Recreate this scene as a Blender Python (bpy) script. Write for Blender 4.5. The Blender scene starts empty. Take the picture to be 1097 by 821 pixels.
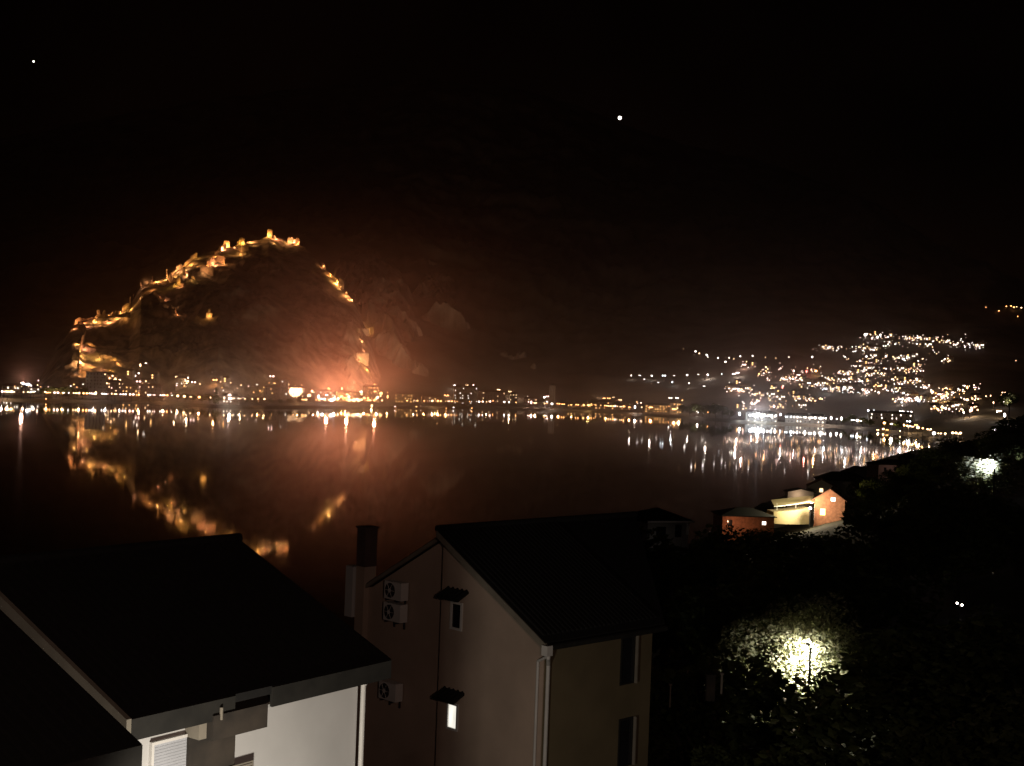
import bpy, bmesh, math, random
import numpy as np
from mathutils import Vector, Matrix
R = math.radians
random.seed(7)
scene = bpy.context.scene
COL = scene.collection

# ------------------------------------------------------------------ camera
F, CX, CY, EYE = 1400.0, 548.5, 410.5, 40.0          # focal length and centre in photo pixels, eye height over the water
ROLL, PITCH = math.atan(.037), -math.atan(4.2 / 1400)
fwd = np.array([0, math.cos(PITCH), math.sin(PITCH)])
up0 = np.array([0, -math.sin(PITCH), math.cos(PITCH)])
rt0 = np.array([1.0, 0, 0])
CR = rt0 * math.cos(ROLL) + up0 * math.sin(ROLL)
CU = -rt0 * math.sin(ROLL) + up0 * math.cos(ROLL)
cd = bpy.data.cameras.new('camera')
cam = bpy.data.objects.new('camera', cd)
COL.objects.link(cam)
cd.sensor_fit = 'HORIZONTAL'; cd.sensor_width = 36.0; cd.lens = F / 1097 * 36
cd.clip_start = .5; cd.clip_end = 30000
m = Matrix(((CR[0], CU[0], -fwd[0], 0), (CR[1], CU[1], -fwd[1], 0), (CR[2], CU[2], -fwd[2], EYE), (0, 0, 0, 1)))
cam.matrix_world = m
scene.camera = cam

# ------------------------------------------------------------------ night sky, added fill light, exposure
world = bpy.data.worlds.new('World'); scene.world = world; world.use_nodes = True
wn = world.node_tree; wn.nodes.clear()
wo = wn.nodes.new('ShaderNodeOutputWorld'); wb = wn.nodes.new('ShaderNodeBackground')
sky = wn.nodes.new('ShaderNodeTexSky'); sky.sky_type = 'NISHITA'; sky.sun_disc = False
sky.sun_elevation = R(4); sky.sun_rotation = R(200)
mul = wn.nodes.new('ShaderNodeMix'); mul.data_type = 'RGBA'; mul.blend_type = 'MULTIPLY'; mul.inputs[0].default_value = 1.0
tc = wn.nodes.new('ShaderNodeTexCoord'); nz = wn.nodes.new('ShaderNodeTexNoise'); nz.inputs['Scale'].default_value = 5.0; nz.inputs['Detail'].default_value = 5
ramp = wn.nodes.new('ShaderNodeValToRGB')
ramp.color_ramp.elements[0].position = .42; ramp.color_ramp.elements[0].color = (.35, .12, .10, 1)
ramp.color_ramp.elements[1].position = .72; ramp.color_ramp.elements[1].color = (3.4, 1.2, .8, 1)
wn.links.new(tc.outputs['Generated'], nz.inputs['Vector']); wn.links.new(nz.outputs[0], ramp.inputs[0])
wn.links.new(sky.outputs[0], mul.inputs[6]); wn.links.new(ramp.outputs[0], mul.inputs[7])
wn.links.new(mul.outputs[2], wb.inputs[0]); wb.inputs[1].default_value = .00016
wn.links.new(wb.outputs[0], wo.inputs[0])
sd = bpy.data.lights.new('dim_fill_sun', 'SUN'); sd.energy = .006; sd.angle = R(.5); sd.color = (1, .82, .7)  # faint directional fill light, added; no moon stands in this sky
bl = bpy.data.lights.new('fill_lamp', 'POINT'); bl.energy = 2400; bl.color = (1, .66, .53); bl.shadow_soft_size = .15       # unseen fill light added behind the camera to brighten the near walls
bo = bpy.data.objects.new('fill_lamp', bl); COL.objects.link(bo); bo.location = (3.2, -1.5, 41)
so = bpy.data.objects.new('dim_fill_sun', sd); COL.objects.link(so); so.rotation_euler = (R(62), 0, R(-28))
scene.view_settings.view_transform = 'Standard'; scene.view_settings.look = 'None'
scene.view_settings.exposure = 0; scene.view_settings.gamma = 1; scene.view_settings.use_curve_mapping = False
cy = scene.cycles
cy.use_denoising = True
cy.use_light_tree = True
cy.max_bounces = 5; cy.diffuse_bounces = 1; cy.glossy_bounces = 2; cy.transmission_bounces = 2; cy.volume_bounces = 0
cy.transparent_max_bounces = 8; cy.sample_clamp_indirect = 12
cy.caustics_reflective = False; cy.caustics_refractive = False

# ------------------------------------------------------------------ helpers: rays, noise, tags
def ray(px, py):
    d = fwd * F + CR * (px - CX) - CU * (py - CY)
    return d / d[1]
def at(px, py, Y):
    return Vector(np.array([0, 0, EYE]) + ray(px, py) * Y)
def derot(px, py):                                    # photo pixel -> level azimuth column and rise above the true horizon
    d = ray(px, py); return 548.5 + F * d[0], F * d[2]

def _hash(ix, iy, s):
    n = np.sin(ix * 127.1 + iy * 311.7 + s * 74.7) * 43758.5453
    return n - np.floor(n)
def vnoise(x, y, s=0):
    ix, iy = np.floor(x), np.floor(y); fx, fy = x - ix, y - iy
    fx = fx * fx * (3 - 2 * fx); fy = fy * fy * (3 - 2 * fy)
    a = _hash(ix, iy, s) * (1 - fx) + _hash(ix + 1, iy, s) * fx
    b = _hash(ix, iy + 1, s) * (1 - fx) + _hash(ix + 1, iy + 1, s) * fx
    return (a * (1 - fy) + b * fy) * 2 - 1
def fbm(x, y, L, octv=5, s=0, ridged=False):
    t = 0; A = 1.0; tot = 0
    for o in range(octv):
        n = vnoise(x / L, y / L, s + o * 3.3)
        if ridged: n = 1 - 2 * np.abs(n)
        t = t + A * n; tot += A; A *= .52; L = L / 2.03
    return t / tot

def tag(o, label=None, cat=None, group=None, kind=None):
    if label: o['label'] = label
    if cat: o['category'] = cat
    if group: o['group'] = group
    if kind: o['kind'] = kind
    return o
def empty(name, loc=(0, 0, 0), rz=0, label=None, cat=None, group=None):
    o = bpy.data.objects.new(name, None); COL.objects.link(o)
    o.location = loc; o.rotation_euler = (0, 0, rz)
    o.empty_display_size = .3
    return tag(o, label, cat, group)
def link(name, me, mat=None, parent=None):
    o = bpy.data.objects.new(name, me); COL.objects.link(o)
    if mat is not None:
        for mm in (mat if isinstance(mat, (list, tuple)) else [mat]): me.materials.append(mm)
    if parent is not None: o.parent = parent
    return o
def copy_tree(o, parent=None):
    c = o.copy(); COL.objects.link(c)
    if parent is not None: c.parent = parent
    for ch in list(o.children): copy_tree(ch, c)
    return c
ONES = ['', 'first', 'second', 'third', 'fourth', 'fifth', 'sixth', 'seventh', 'eighth', 'ninth', 'tenth', 'eleventh', 'twelfth', 'thirteenth',
        'fourteenth', 'fifteenth', 'sixteenth', 'seventeenth', 'eighteenth', 'nineteenth']
def ordw(n):
    if n < 20: return ONES[n]
    t = {2: 'twent', 3: 'thirt', 4: 'fort', 5: 'fift'}[n // 10]
    return t + 'ieth' if n % 10 == 0 else t + 'y-' + ONES[n % 10]

class MB:                                             # collects shapes, then links them as one mesh object
    def __init__(s): s.v = []; s.f = []; s.m = []
    def poly(s, pts, faces, mi=0):
        b = len(s.v); s.v += [tuple(p) for p in pts]; s.f += [tuple(i + b for i in f) for f in faces]; s.m += [mi] * len(faces)
    def box(s, a, b, mi=0, M=None):
        x0, y0, z0 = a; x1, y1, z1 = b
        p = [Vector(q) for q in ((x0, y0, z0), (x1, y0, z0), (x1, y1, z0), (x0, y1, z0), (x0, y0, z1), (x1, y0, z1), (x1, y1, z1), (x0, y1, z1))]
        if M is not None: p = [M @ q for q in p]
        s.poly(p, [(0, 3, 2, 1), (4, 5, 6, 7), (0, 1, 5, 4), (1, 2, 6, 5), (2, 3, 7, 6), (3, 0, 4, 7)], mi)
    def slab(s, top, th, mi=0):                       # a planar polygon given thickness downwards
        n = len(top); lo = [(p[0], p[1], p[2] - th) for p in top]
        s.poly(list(top) + lo, [tuple(range(n)), tuple(range(2 * n - 1, n - 1, -1))] + [(i, i + n, (i + 1) % n + n, (i + 1) % n) for i in range(n)], mi)
    def tube(s, pts, r, seg=8, mi=0):
        pts = [Vector(p) for p in pts]; rs = r if isinstance(r, (list, tuple)) else [r] * len(pts); b0 = len(s.v); rings = []
        for i, p in enumerate(pts):
            d = (pts[min(i + 1, len(pts) - 1)] - pts[max(i - 1, 0)]).normalized()
            u = d.orthogonal().normalized(); w = d.cross(u)
            rings.append([p + (u * math.cos(2 * math.pi * k / seg) + w * math.sin(2 * math.pi * k / seg)) * rs[i] for k in range(seg)])
        V = [q for rg in rings for q in rg]; fs = []
        for i in range(len(pts) - 1):
            for k in range(seg): fs.append((i * seg + k, i * seg + (k + 1) % seg, (i + 1) * seg + (k + 1) % seg, (i + 1) * seg + k))
        fs.append(tuple(range(seg - 1, -1, -1))); fs.append(tuple((len(pts) - 1) * seg + k for k in range(seg)))
        s.poly(V, fs, mi)
    def ball(s, c, r, mi=0, sub=1, sz=1):
        bm = bmesh.new(); bmesh.ops.create_icosphere(bm, subdivisions=sub, radius=r)
        s.poly([(q.co.x + c[0], q.co.y + c[1], q.co.z * sz + c[2]) for q in bm.verts], [tuple(v.index for v in f.verts) for f in bm.faces], mi); bm.free()
    def mesh(s, name):
        me = bpy.data.meshes.new(name); me.from_pydata(s.v, [], s.f); me.polygons.foreach_set('material_index', s.m); me.update()
        bm = bmesh.new(); bm.from_mesh(me); bmesh.ops.recalc_face_normals(bm, faces=bm.faces); bm.to_mesh(me); bm.free()
        return me
    def build(s, name, mat, parent=None): return link(name, s.mesh(name), mat, parent)

# ------------------------------------------------------------------ materials
def mat(name, col, rough=.85, var=.25, scale=3.0, metal=0, col2=None, bump=0, coords='Object', detail=6, zs=1.0):
    M_ = bpy.data.materials.new(name); M_.use_nodes = True; nt = M_.node_tree; b = nt.nodes['Principled BSDF']
    b.inputs['Roughness'].default_value = rough; b.inputs['Metallic'].default_value = metal
    t = nt.nodes.new('ShaderNodeTexCoord'); n = nt.nodes.new('ShaderNodeTexNoise'); n.inputs['Scale'].default_value = scale; n.inputs['Detail'].default_value = detail
    mp = nt.nodes.new('ShaderNodeMapping'); mp.inputs['Scale'].default_value = (1, 1, zs); nt.links.new(t.outputs[coords], mp.inputs[0])
    r = nt.nodes.new('ShaderNodeValToRGB'); r.color_ramp.elements[0].position = .35; r.color_ramp.elements[1].position = .68
    c2 = col2 or tuple(min(1, c * (1 + var)) for c in col); c1 = col if col2 else tuple(c * (1 - var) for c in col)
    r.color_ramp.elements[0].color = (*c1, 1); r.color_ramp.elements[1].color = (*c2, 1)
    nt.links.new(mp.outputs[0], n.inputs['Vector']); nt.links.new(n.outputs[0], r.inputs[0]); nt.links.new(r.outputs[0], b.inputs['Base Color'])
    if bump:
        bp = nt.nodes.new('ShaderNodeBump'); bp.inputs['Strength'].default_value = bump; bp.inputs['Distance'].default_value = .02
        nt.links.new(n.outputs[0], bp.inputs['Height']); nt.links.new(bp.outputs[0], b.inputs['Normal'])
    return M_
def emit(name, col, strength):
    M_ = bpy.data.materials.new(name); M_.use_nodes = True; nt = M_.node_tree; nt.nodes.clear()
    o = nt.nodes.new('ShaderNodeOutputMaterial'); e = nt.nodes.new('ShaderNodeEmission'); e.inputs[0].default_value = (*col, 1); e.inputs[1].default_value = strength
    t = nt.nodes.new('ShaderNodeTexNoise'); t.inputs['Scale'].default_value = 1.0; mr = nt.nodes.new('ShaderNodeMapRange')
    mr.inputs['From Min'].default_value = .3; mr.inputs['From Max'].default_value = .7; mr.inputs['To Min'].default_value = strength * .8; mr.inputs['To Max'].default_value = strength * 1.2
    nt.links.new(t.outputs[0], mr.inputs[0]); nt.links.new(mr.outputs[0], e.inputs[1]); nt.links.new(e.outputs[0], o.inputs[0])
    M_.cycles.emission_sampling = 'NONE'
    return M_
M = {
    'rock': mat('limestone_and_scrub', (.020, .020, .012), .95, scale=.055, col2=(.34, .28, .21), detail=11, zs=.4),
    'cliff': mat('limestone_cliff', (.04, .036, .024), .95, scale=.03, col2=(.34, .28, .22), detail=11, zs=.3),
    'mount': mat('dark_mountain_scrub', (.018, .019, .012), .95, scale=.012, col2=(.13, .11, .085), detail=11, zs=.9),
    'ground': mat('dark_garden_ground', (.010, .012, .006), .95, scale=.3, col2=(.028, .03, .016)),
    'stone': mat('fortress_stone', (.22, .16, .11), .9, scale=.35, col2=(.44, .34, .24)),
    'bark': mat('bark', (.05, .04, .03), .95, .4, 6),
    'steel': mat('dark_painted_steel', (.04, .04, .045), .6, .2, 4),
    'white': mat('white_paint', (.72, .71, .68), .6, .06, 2),
    'render_white': mat('white_render', (.60, .60, .59), .9, .09, .6, bump=.15),
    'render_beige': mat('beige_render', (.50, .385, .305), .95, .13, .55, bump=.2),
    'render_ochre_shaded': mat('ochre_shaded_render', (.19, .152, .085), .95, .15, .55, bump=.2),  # darker render for the gabled house's side wall, its shade put into the colour
    'tile_dark': mat('dark_roof_tile', (.0065, .006, .0055), .9, .3, 9),
    'tile_red': mat('red_roof_tile', (.16, .07, .045), .9, .3, .6),
    'fascia': mat('weathered_fascia', (.017, .016, .013), .8, .3, 2.5),
    'bargeboard': mat('beige_bargeboard', (.25, .225, .18), .85, .12, 2),
    'concrete': mat('stained_concrete', (.026, .022, .018), .95, scale=1.6, col2=(.058, .046, .035)),
    'shutter': mat('grey_blue_shutter', (.46, .48, .52), .6, .06, 1.5),
    'glass': mat('dark_glass', (.02, .02, .025), .12, .2, 1),
    'brick': mat('orange_brick', (.30, .135, .075), .9, .25, 1.5),
    'asphalt': mat('asphalt', (.05, .05, .05), .9, .2, .5),
    'wallA': mat('cream_wall', (.42, .37, .30), .9, .12, .25), 'wallB': mat('pink_wall', (.42, .29, .24), .9, .12, .25),
    'wallC': mat('grey_wall', (.32, .31, .29), .9, .12, .25), 'wallD': mat('yellow_wall', (.46, .38, .22), .9, .12, .25),
}
def leafmat(name, c1, c2):
    M_ = mat(name, c1, .6, scale=1.3, col2=c2); nt = M_.node_tree; b = nt.nodes['Principled BSDF']; o = nt.nodes['Material Output']
    tr = nt.nodes.new('ShaderNodeBsdfTranslucent'); ad = nt.nodes.new('ShaderNodeMixShader'); ad.inputs[0].default_value = .4
    tr.inputs[0].default_value = (c2[0] * 1.3, c2[1] * 1.3, c2[2], 1)
    nt.links.new(b.outputs[0], ad.inputs[1]); nt.links.new(tr.outputs[0], ad.inputs[2]); nt.links.new(ad.outputs[0], o.inputs[0]); return M_
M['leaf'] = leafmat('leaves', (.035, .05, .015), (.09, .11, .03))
M['leaf_lit'] = leafmat('lamp_lit_leaves', (.075, .08, .045), (.20, .195, .13))  # paler, less green leaves; lamp light is put into their colour
M['chimney'] = mat('sooty_chimney_render', (.11, .07, .06), .95, .2, 2)
M['leaf_pale'] = leafmat('pale_leaves', (.055, .066, .024), (.14, .15, .062))
# lamps, windows and flames: the only things that give off light
E_ = {
    'white': emit('white_lamp', (1, .86, .78), 11), 'cool': emit('cool_lamp', (.88, .93, 1), 12), 'warm': emit('warm_lamp', (1, .58, .28), 10),
    'gold': emit('gold_lamp', (1, .47, .15), 10), 'orange': emit('orange_lamp', (1, .38, .12), 12), 'red': emit('red_lamp', (1, .16, .13), 10),
    'pink': emit('pink_lamp', (1, .62, .52), 10), 'flood': emit('floodlight_glass', (1, .62, .25), 10), 'star': emit('star_light', (1, .95, .88), 7),
    'win_warm': emit('lit_window_warm', (1, .58, .27), 8), 'win_white': emit('lit_window_white', (1, .82, .70), 9),
    'win_gold': emit('lit_window_gold', (1, .50, .16), 8), 'pane_warm': emit('lit_pane_warm', (1, .60, .30), 3.0), 'pane_white': emit('lit_pane_white', (1, .84, .70), 3.5), 'pane_gold': emit('lit_pane_gold', (1, .47, .15), 3.2),
    'win_near': emit('lit_window_near', (1, .95, .84), 1.0),
}
RGB = {'white': (1, .82, .72), 'cool': (.86, .93, 1), 'warm': (1, .66, .36), 'gold': (1, .58, .2), 'orange': (1, .42, .14), 'red': (1, .2, .14), 'pink': (1, .6, .48)}
def point(parent, loc, power, col, rad=.4, name='lamp_light'):
    l = bpy.data.lights.new(name, 'POINT'); l.energy = power; l.color = col; l.shadow_soft_size = rad
    o = bpy.data.objects.new(name, l); COL.objects.link(o); o.location = loc
    if parent is not None: o.parent = parent
    return o
def spot(parent, loc, aim, power, col, ang, rad=.6, blend=.6):
    l = bpy.data.lights.new('lamp_light', 'SPOT'); l.energy = power; l.color = col; l.shadow_soft_size = rad; l.spot_size = R(ang); l.spot_blend = blend
    o = bpy.data.objects.new('lamp_light', l); COL.objects.link(o); o.location = loc
    o.rotation_euler = Vector(aim).to_track_quat('-Z', 'Y').to_euler()
    if parent is not None: o.parent = parent
    return o

# ------------------------------------------------------------------ terrain (one height function per landform, over real metres)
def prof(pts):
    P = sorted(derot(*p) for p in pts); a = np.array([p[0] for p in P]); e = np.array([p[1] for p in P])
    return lambda A: np.interp(A, a, e)
_sh = [derot(*p) for p in ((-260, 424), (0, 429), (180, 432.5), (232, 436), (300, 437), (400, 437), (540, 438), (650, 442), (720, 446.5), (800, 453), (900, 457.5), (960, 464), (1010, 474), (1060, 482), (1400, 505))]
_sa = np.array([p[0] for p in _sh]); _sy = np.array([-EYE * F / p[1] for p in _sh])
Yshore = lambda A: np.interp(A, _sa, _sy)
def polar(X, Y): return 548.5 + F * X / Y
ridge_e = prof([(-420, 190), (0, 150), (150, 120), (300, 98), (450, 86), (560, 97), (640, 123), (664, 133), (700, 146), (800, 172), (880, 195), (940, 218), (1000, 262), (1060, 292), (1110, 315), (1250, 350), (1500, 400)])
ridge_R = lambda A: np.interp(A, [-400, 300, 600, 950, 1100, 1400], [4500, 4500, 4400, 4000, 3600, 3300])
def h_mount(X, Y):
    A = polar(X, Y); S = Yshore(A) ; Rr = ridge_R(A); t = (Y - S) / (Rr - S); tt = np.clip(t, 0, 1)
    Zr = EYE + ridge_e(A) / F * Rr
    rise = np.where(tt < .05, tt * .35, .0175 + (tt - .05) / .95 * .9825)
    pw = np.interp(A, [500, 720, 900], [1.45, 1.45, 1.40])
    z = 1.8 + Zr * np.clip(rise, 0, 1) ** pw
    nzv = fbm(X, Y, 520, 6, 2, True) * .6 + fbm(X, Y, 180, 4, 9) * .3 + fbm(X, Y, 60, 4, 12, True) * .25
    calm = np.interp(A, [660, 760, 1300], [1, .16, .16]) + np.clip((tt - .45) / .3, 0, 1)
    z = z + nzv * 95 * np.clip((tt - .07) * 3.2, 0, 1) * np.clip(calm, 0, 1) * (1 - .8 * np.clip((tt - .85) / .15, 0, 1))
    z = np.where(t > 1, z - (t - 1) * 1500, z)
    return np.where(t < 0, -4 + t * 40, z)
def make_hill(sil, Rpts, foot, gain, seed, pw, foot_z=6.0, fine=3.2, rmp=4):
    e = prof(sil); lo_a = derot(*sil[0])[0] - 4; hi_a = derot(*sil[-1])[0] + 4; ra = np.array([p[0] for p in Rpts]); rr = np.array([p[1] for p in Rpts])
    def h(X, Y):
        A = polar(X, Y); Rr = np.interp(A, ra, rr); F0 = foot(A)
        t = (Y - F0) / (Rr - F0); Zr = EYE + e(A) / F * Rr; tt = np.clip(t, 0, 1)
        z = foot_z + (Zr - foot_z) * tt ** pw + fbm(X, Y, 17, 3, seed + 40) * fine * np.clip(tt * rmp * 1.5, 0, 1)
        n = fbm(X, Y, 130, 6, seed, True)
        z = z + n * gain * np.clip(tt * rmp, 0, 1) * np.clip((1.02 - tt) * 3, .18, 1) * np.clip((Zr - 10) / 60, 0, 1)
        z = np.where(t > 1, z - (t - 1) * (Rr - F0) * .75, z)
        return np.where((t < 0) | (A < lo_a) | (A > hi_a), -30.0, z)
    return h
fort_sil = [(18, 425), (38, 412), (48, 396), (60, 374), (78, 349), (100, 339), (120, 335), (140, 326), (152, 307), (175, 298), (190, 287), (205, 277), (222, 272), (243, 266), (262, 260), (280, 257), (288, 252), (304, 254), (320, 261), (334, 273), (348, 289), (362, 307), (378, 322), (388, 344), (396, 362), (402, 384), (410, 405), (425, 428)]
h_fort = make_hill(fort_sil, [(0, 1640), (80, 1760), (200, 2030), (300, 2180), (390, 1960), (430, 1850)], lambda A: Yshore(A) + np.interp(A, [40, 110, 300, 400], [70, 105, 200, 230]), 22, 5, .95)
h_crag1 = make_hill([(322, 425), (336, 350), (352, 298), (366, 278), (384, 271), (402, 271), (418, 281), (430, 293), (440, 318), (452, 360), (462, 400), (470, 430)], [(300, 2600), (500, 2600)], lambda A: 1950.0 + 0 * A, 60, 15, .8, fine=9, rmp=25)
h_crag2 = make_hill([(418, 430), (432, 345), (442, 305), (455, 285), (470, 279), (484, 285), (494, 300), (506, 335), (520, 365), (545, 362), (560, 375), (580, 400), (600, 425)], [(400, 2850), (620, 2850)], lambda A: 2150.0 + 0 * A, 70, 25, .8, fine=9, rmp=25)
_nsh = [(-300, 150), (300, 165), (420, 190), (640, 290), (760, 350), (860, 520), (930, 720), (985, 960), (1020, 1080), (1500, 1080)]
Ynear = lambda A: np.interp(A, [p[0] for p in _nsh], [p[1] for p in _nsh])
def h_near(X, Y):
    A = polar(X, Y); Yn = Ynear(A); t = np.clip(Y / Yn, 0, 1.2)
    z = 27.0 * np.clip(1 - t, -.2, 1) ** 1.7 if np.isscalar(t) else 27.0 * np.sign(1 - t) * np.abs(1 - t) ** 1.7
    z = np.where(Y < 48, np.maximum(z, 25.2 + 0 * z), z) if not np.isscalar(z) else z
    far_right = np.clip((A - 930) / 170, 0, 1.6) * 7 * np.clip(Y / 180, 0, 1) * np.clip((Yn - Y) / 500, 0, 1)
    z = z + far_right + fbm(X, Y, 40, 3, 31) * .5
    return np.where(Y > Yn, np.where(A > 1000, np.minimum(1.0, z + 2), -3 - (Y - Yn) * .1), z)
LAND = [h_mount, h_fort, h_crag1, h_crag2, h_near]
def height(X, Y):
    X = np.asarray(X, float); Y = np.asarray(Y, float)
    return np.max([np.broadcast_to(h(X, Y), X.shape) for h in LAND], axis=0)
def gz(x, y): return float(height(np.array([x]), np.array([y]))[0])
_ys = np.concatenate([np.arange(25, 1150, 3.0), np.arange(1150, 4600, 4.0)])
def hit(px, py, ymin=1150, ymax=4500):                # where the sight line of a lamp meets the hillside
    ys = _ys[(_ys >= ymin) & (_ys <= ymax)]
    for k in range(14):
        d = ray(px, py + k * 1.0); z = EYE + d[2] * ys
        b = height(d[0] * ys, ys) >= z
        if b.any() and not (b[0] and ymin > 1150):
            i = int(np.argmax(b)); return Vector((d[0] * ys[i], ys[i], float(height(d[0] * ys[i:i + 1], ys[i:i + 1])[0])))
    return Vector((d[0] * ymin, ymin, gz(d[0] * ymin, ymin)))

def grid(name, h, a0, a1, na, ya, yb, ny, m, geo=1.0, smooth=True):
    A = np.linspace(a0, a1, na); u = np.linspace(0, 1, ny)
    V = []
    for a in A:
        y0 = ya(a) if callable(ya) else ya; y1 = yb(a) if callable(yb) else yb
        Y = y0 + (y1 - y0) * u ** geo; X = (a - 548.5) / F * Y
        V.append(np.stack([X, Y, h(X, Y)], 1))
    V = np.concatenate(V); f = [(i * ny + j, (i + 1) * ny + j, (i + 1) * ny + j + 1, i * ny + j + 1) for i in range(na - 1) for j in range(ny - 1)]
    me = bpy.data.meshes.new(name); me.from_pydata(V.tolist(), [], f)
    if smooth: me.polygons.foreach_set('use_smooth', [True] * len(f))
    me.update(); return link(name, me, m)
tag(grid('mountain', h_mount, -420, 1400, 460, lambda a: float(Yshore(a)) - 12, 5000, 230, M['mount'], 1.35), kind='structure')
tag(grid('fortress_hill', h_fort, 14, 428, 300, lambda a: float(Yshore(a)) + 60, 2500, 190, M['rock'], smooth=False), kind='structure')
tag(grid('cliff', h_crag1, 318, 474, 160, 1950, 2720, 150, M['cliff'], smooth=False), kind='structure')
tag(grid('cliff', h_crag2, 412, 604, 170, 2150, 2950, 150, M['cliff'], smooth=False), kind='structure')
tag(grid('ground', h_near, -420, 1500, 160, 4, lambda a: float(Ynear(a)) + 60, 120, M['ground'], 1.8), kind='structure')
# the calm bay
wm = bpy.data.materials.new('bay_water'); wm.use_nodes = True; nt = wm.node_tree; b = nt.nodes['Principled BSDF']
b.inputs['Base Color'].default_value = (.004, .006, .007, 1); b.inputs['Roughness'].default_value = .036; b.inputs['IOR'].default_value = 1.333
t = nt.nodes.new('ShaderNodeTexCoord'); n1 = nt.nodes.new('ShaderNodeTexNoise'); n1.inputs['Scale'].default_value = .12; n1.inputs['Detail'].default_value = 3
bp = nt.nodes.new('ShaderNodeBump'); bp.inputs['Strength'].default_value = 1; bp.inputs['Distance'].default_value = .004
nt.links.new(t.outputs['Object'], n1.inputs['Vector']); nt.links.new(n1.outputs[0], bp.inputs['Height']); nt.links.new(bp.outputs[0], b.inputs['Normal'])
w = MB(); w.poly([(-2600, 20, 0), (2600, 20, 0), (2600, 3200, 0), (-2600, 3200, 0)], [(0, 1, 2, 3)]); tag(w.build('water', wm), kind='structure')

# haze over the bay
hz = MB(); hz.box((-3400, -80, -40), (3400, 5100, 1500))
hm = bpy.data.materials.new('night_haze'); hm.use_nodes = True; nt = hm.node_tree; nt.nodes.clear()
o = nt.nodes.new('ShaderNodeOutputMaterial'); pv = nt.nodes.new('ShaderNodeVolumePrincipled')
pv.inputs['Color'].default_value = (1, .74, .64, 1); pv.inputs['Density'].default_value = 1.4e-5; pv.inputs['Anisotropy'].default_value = .6
nt.links.new(pv.outputs[0], o.inputs['Volume'])
tag(hz.build('haze', hm), kind='stuff')

def mist(px, py, Y, rad, dens, label_col, name='mist', pwr=2.2):      # a low bank of lamp smoke and damp air, thinning outwards
    mm = bpy.data.materials.new('mist_bank'); mm.use_nodes = True; nt = mm.node_tree; nt.nodes.clear()
    o = nt.nodes.new('ShaderNodeOutputMaterial'); pv = nt.nodes.new('ShaderNodeVolumePrincipled'); tc = nt.nodes.new('ShaderNodeTexCoord')
    g = nt.nodes.new('ShaderNodeTexGradient'); g.gradient_type = 'SPHERICAL'; pw = nt.nodes.new('ShaderNodeMath'); pw.operation = 'POWER'; pw.inputs[1].default_value = pwr
    ml = nt.nodes.new('ShaderNodeMath'); ml.operation = 'MULTIPLY'; ml.inputs[1].default_value = dens
    nt.links.new(tc.outputs['Object'], g.inputs[0]); nt.links.new(g.outputs['Fac'], pw.inputs[0]); nt.links.new(pw.outputs[0], ml.inputs[0]); nt.links.new(ml.outputs[0], pv.inputs['Density'])
    pv.inputs['Color'].default_value = (*label_col, 1); pv.inputs['Anisotropy'].default_value = .5; nt.links.new(pv.outputs[0], o.inputs['Volume'])
    b = MB(); b.ball((0, 0, 0), 1.0, 0, 4); o_ = b.build(name, mm); p = at(px, py, Y); o_.location = (p.x, Y, 3); o_.scale = rad; return tag(o_, kind='stuff')
mist(384, 430, 1330, (520, 240, 260), 1.6e-3, (1, .64, .49))
mist(420, 432, 1400, (560, 190, 62), 3.2e-3, (1, .74, .60), pwr=1.6)
mist(376, 432, 1290, (300, 110, 85), 6.5e-3, (1, .74, .58))
mist(850, 446, 1600, (360, 300, 95), 3.4e-3, (.92, .92, .95))
mist(930, 420, 2100, (440, 420, 210), 2.7e-3, (1, .86, .84))
mist(600, 440, 1900, (1500, 800, 380), 4.4e-4, (1, .66, .52), pwr=1.4)
mist(120, 425, 1400, (330, 170, 110), 1.5e-3, (.95, .9, .88))

# two stars above the ridge
for px, py, r_, lab in ((664, 126.5, 12, 'brightest white star, close above the dark mountain ridge'), (36, 66, 6, 'faint small star high in the black upper left sky')):
    s = MB(); s.ball((0, 0, 0), r_, 0, 2); o = s.build('star', E_['star']); o.location = at(px, py, 9000); tag(o, lab, 'star')

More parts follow.
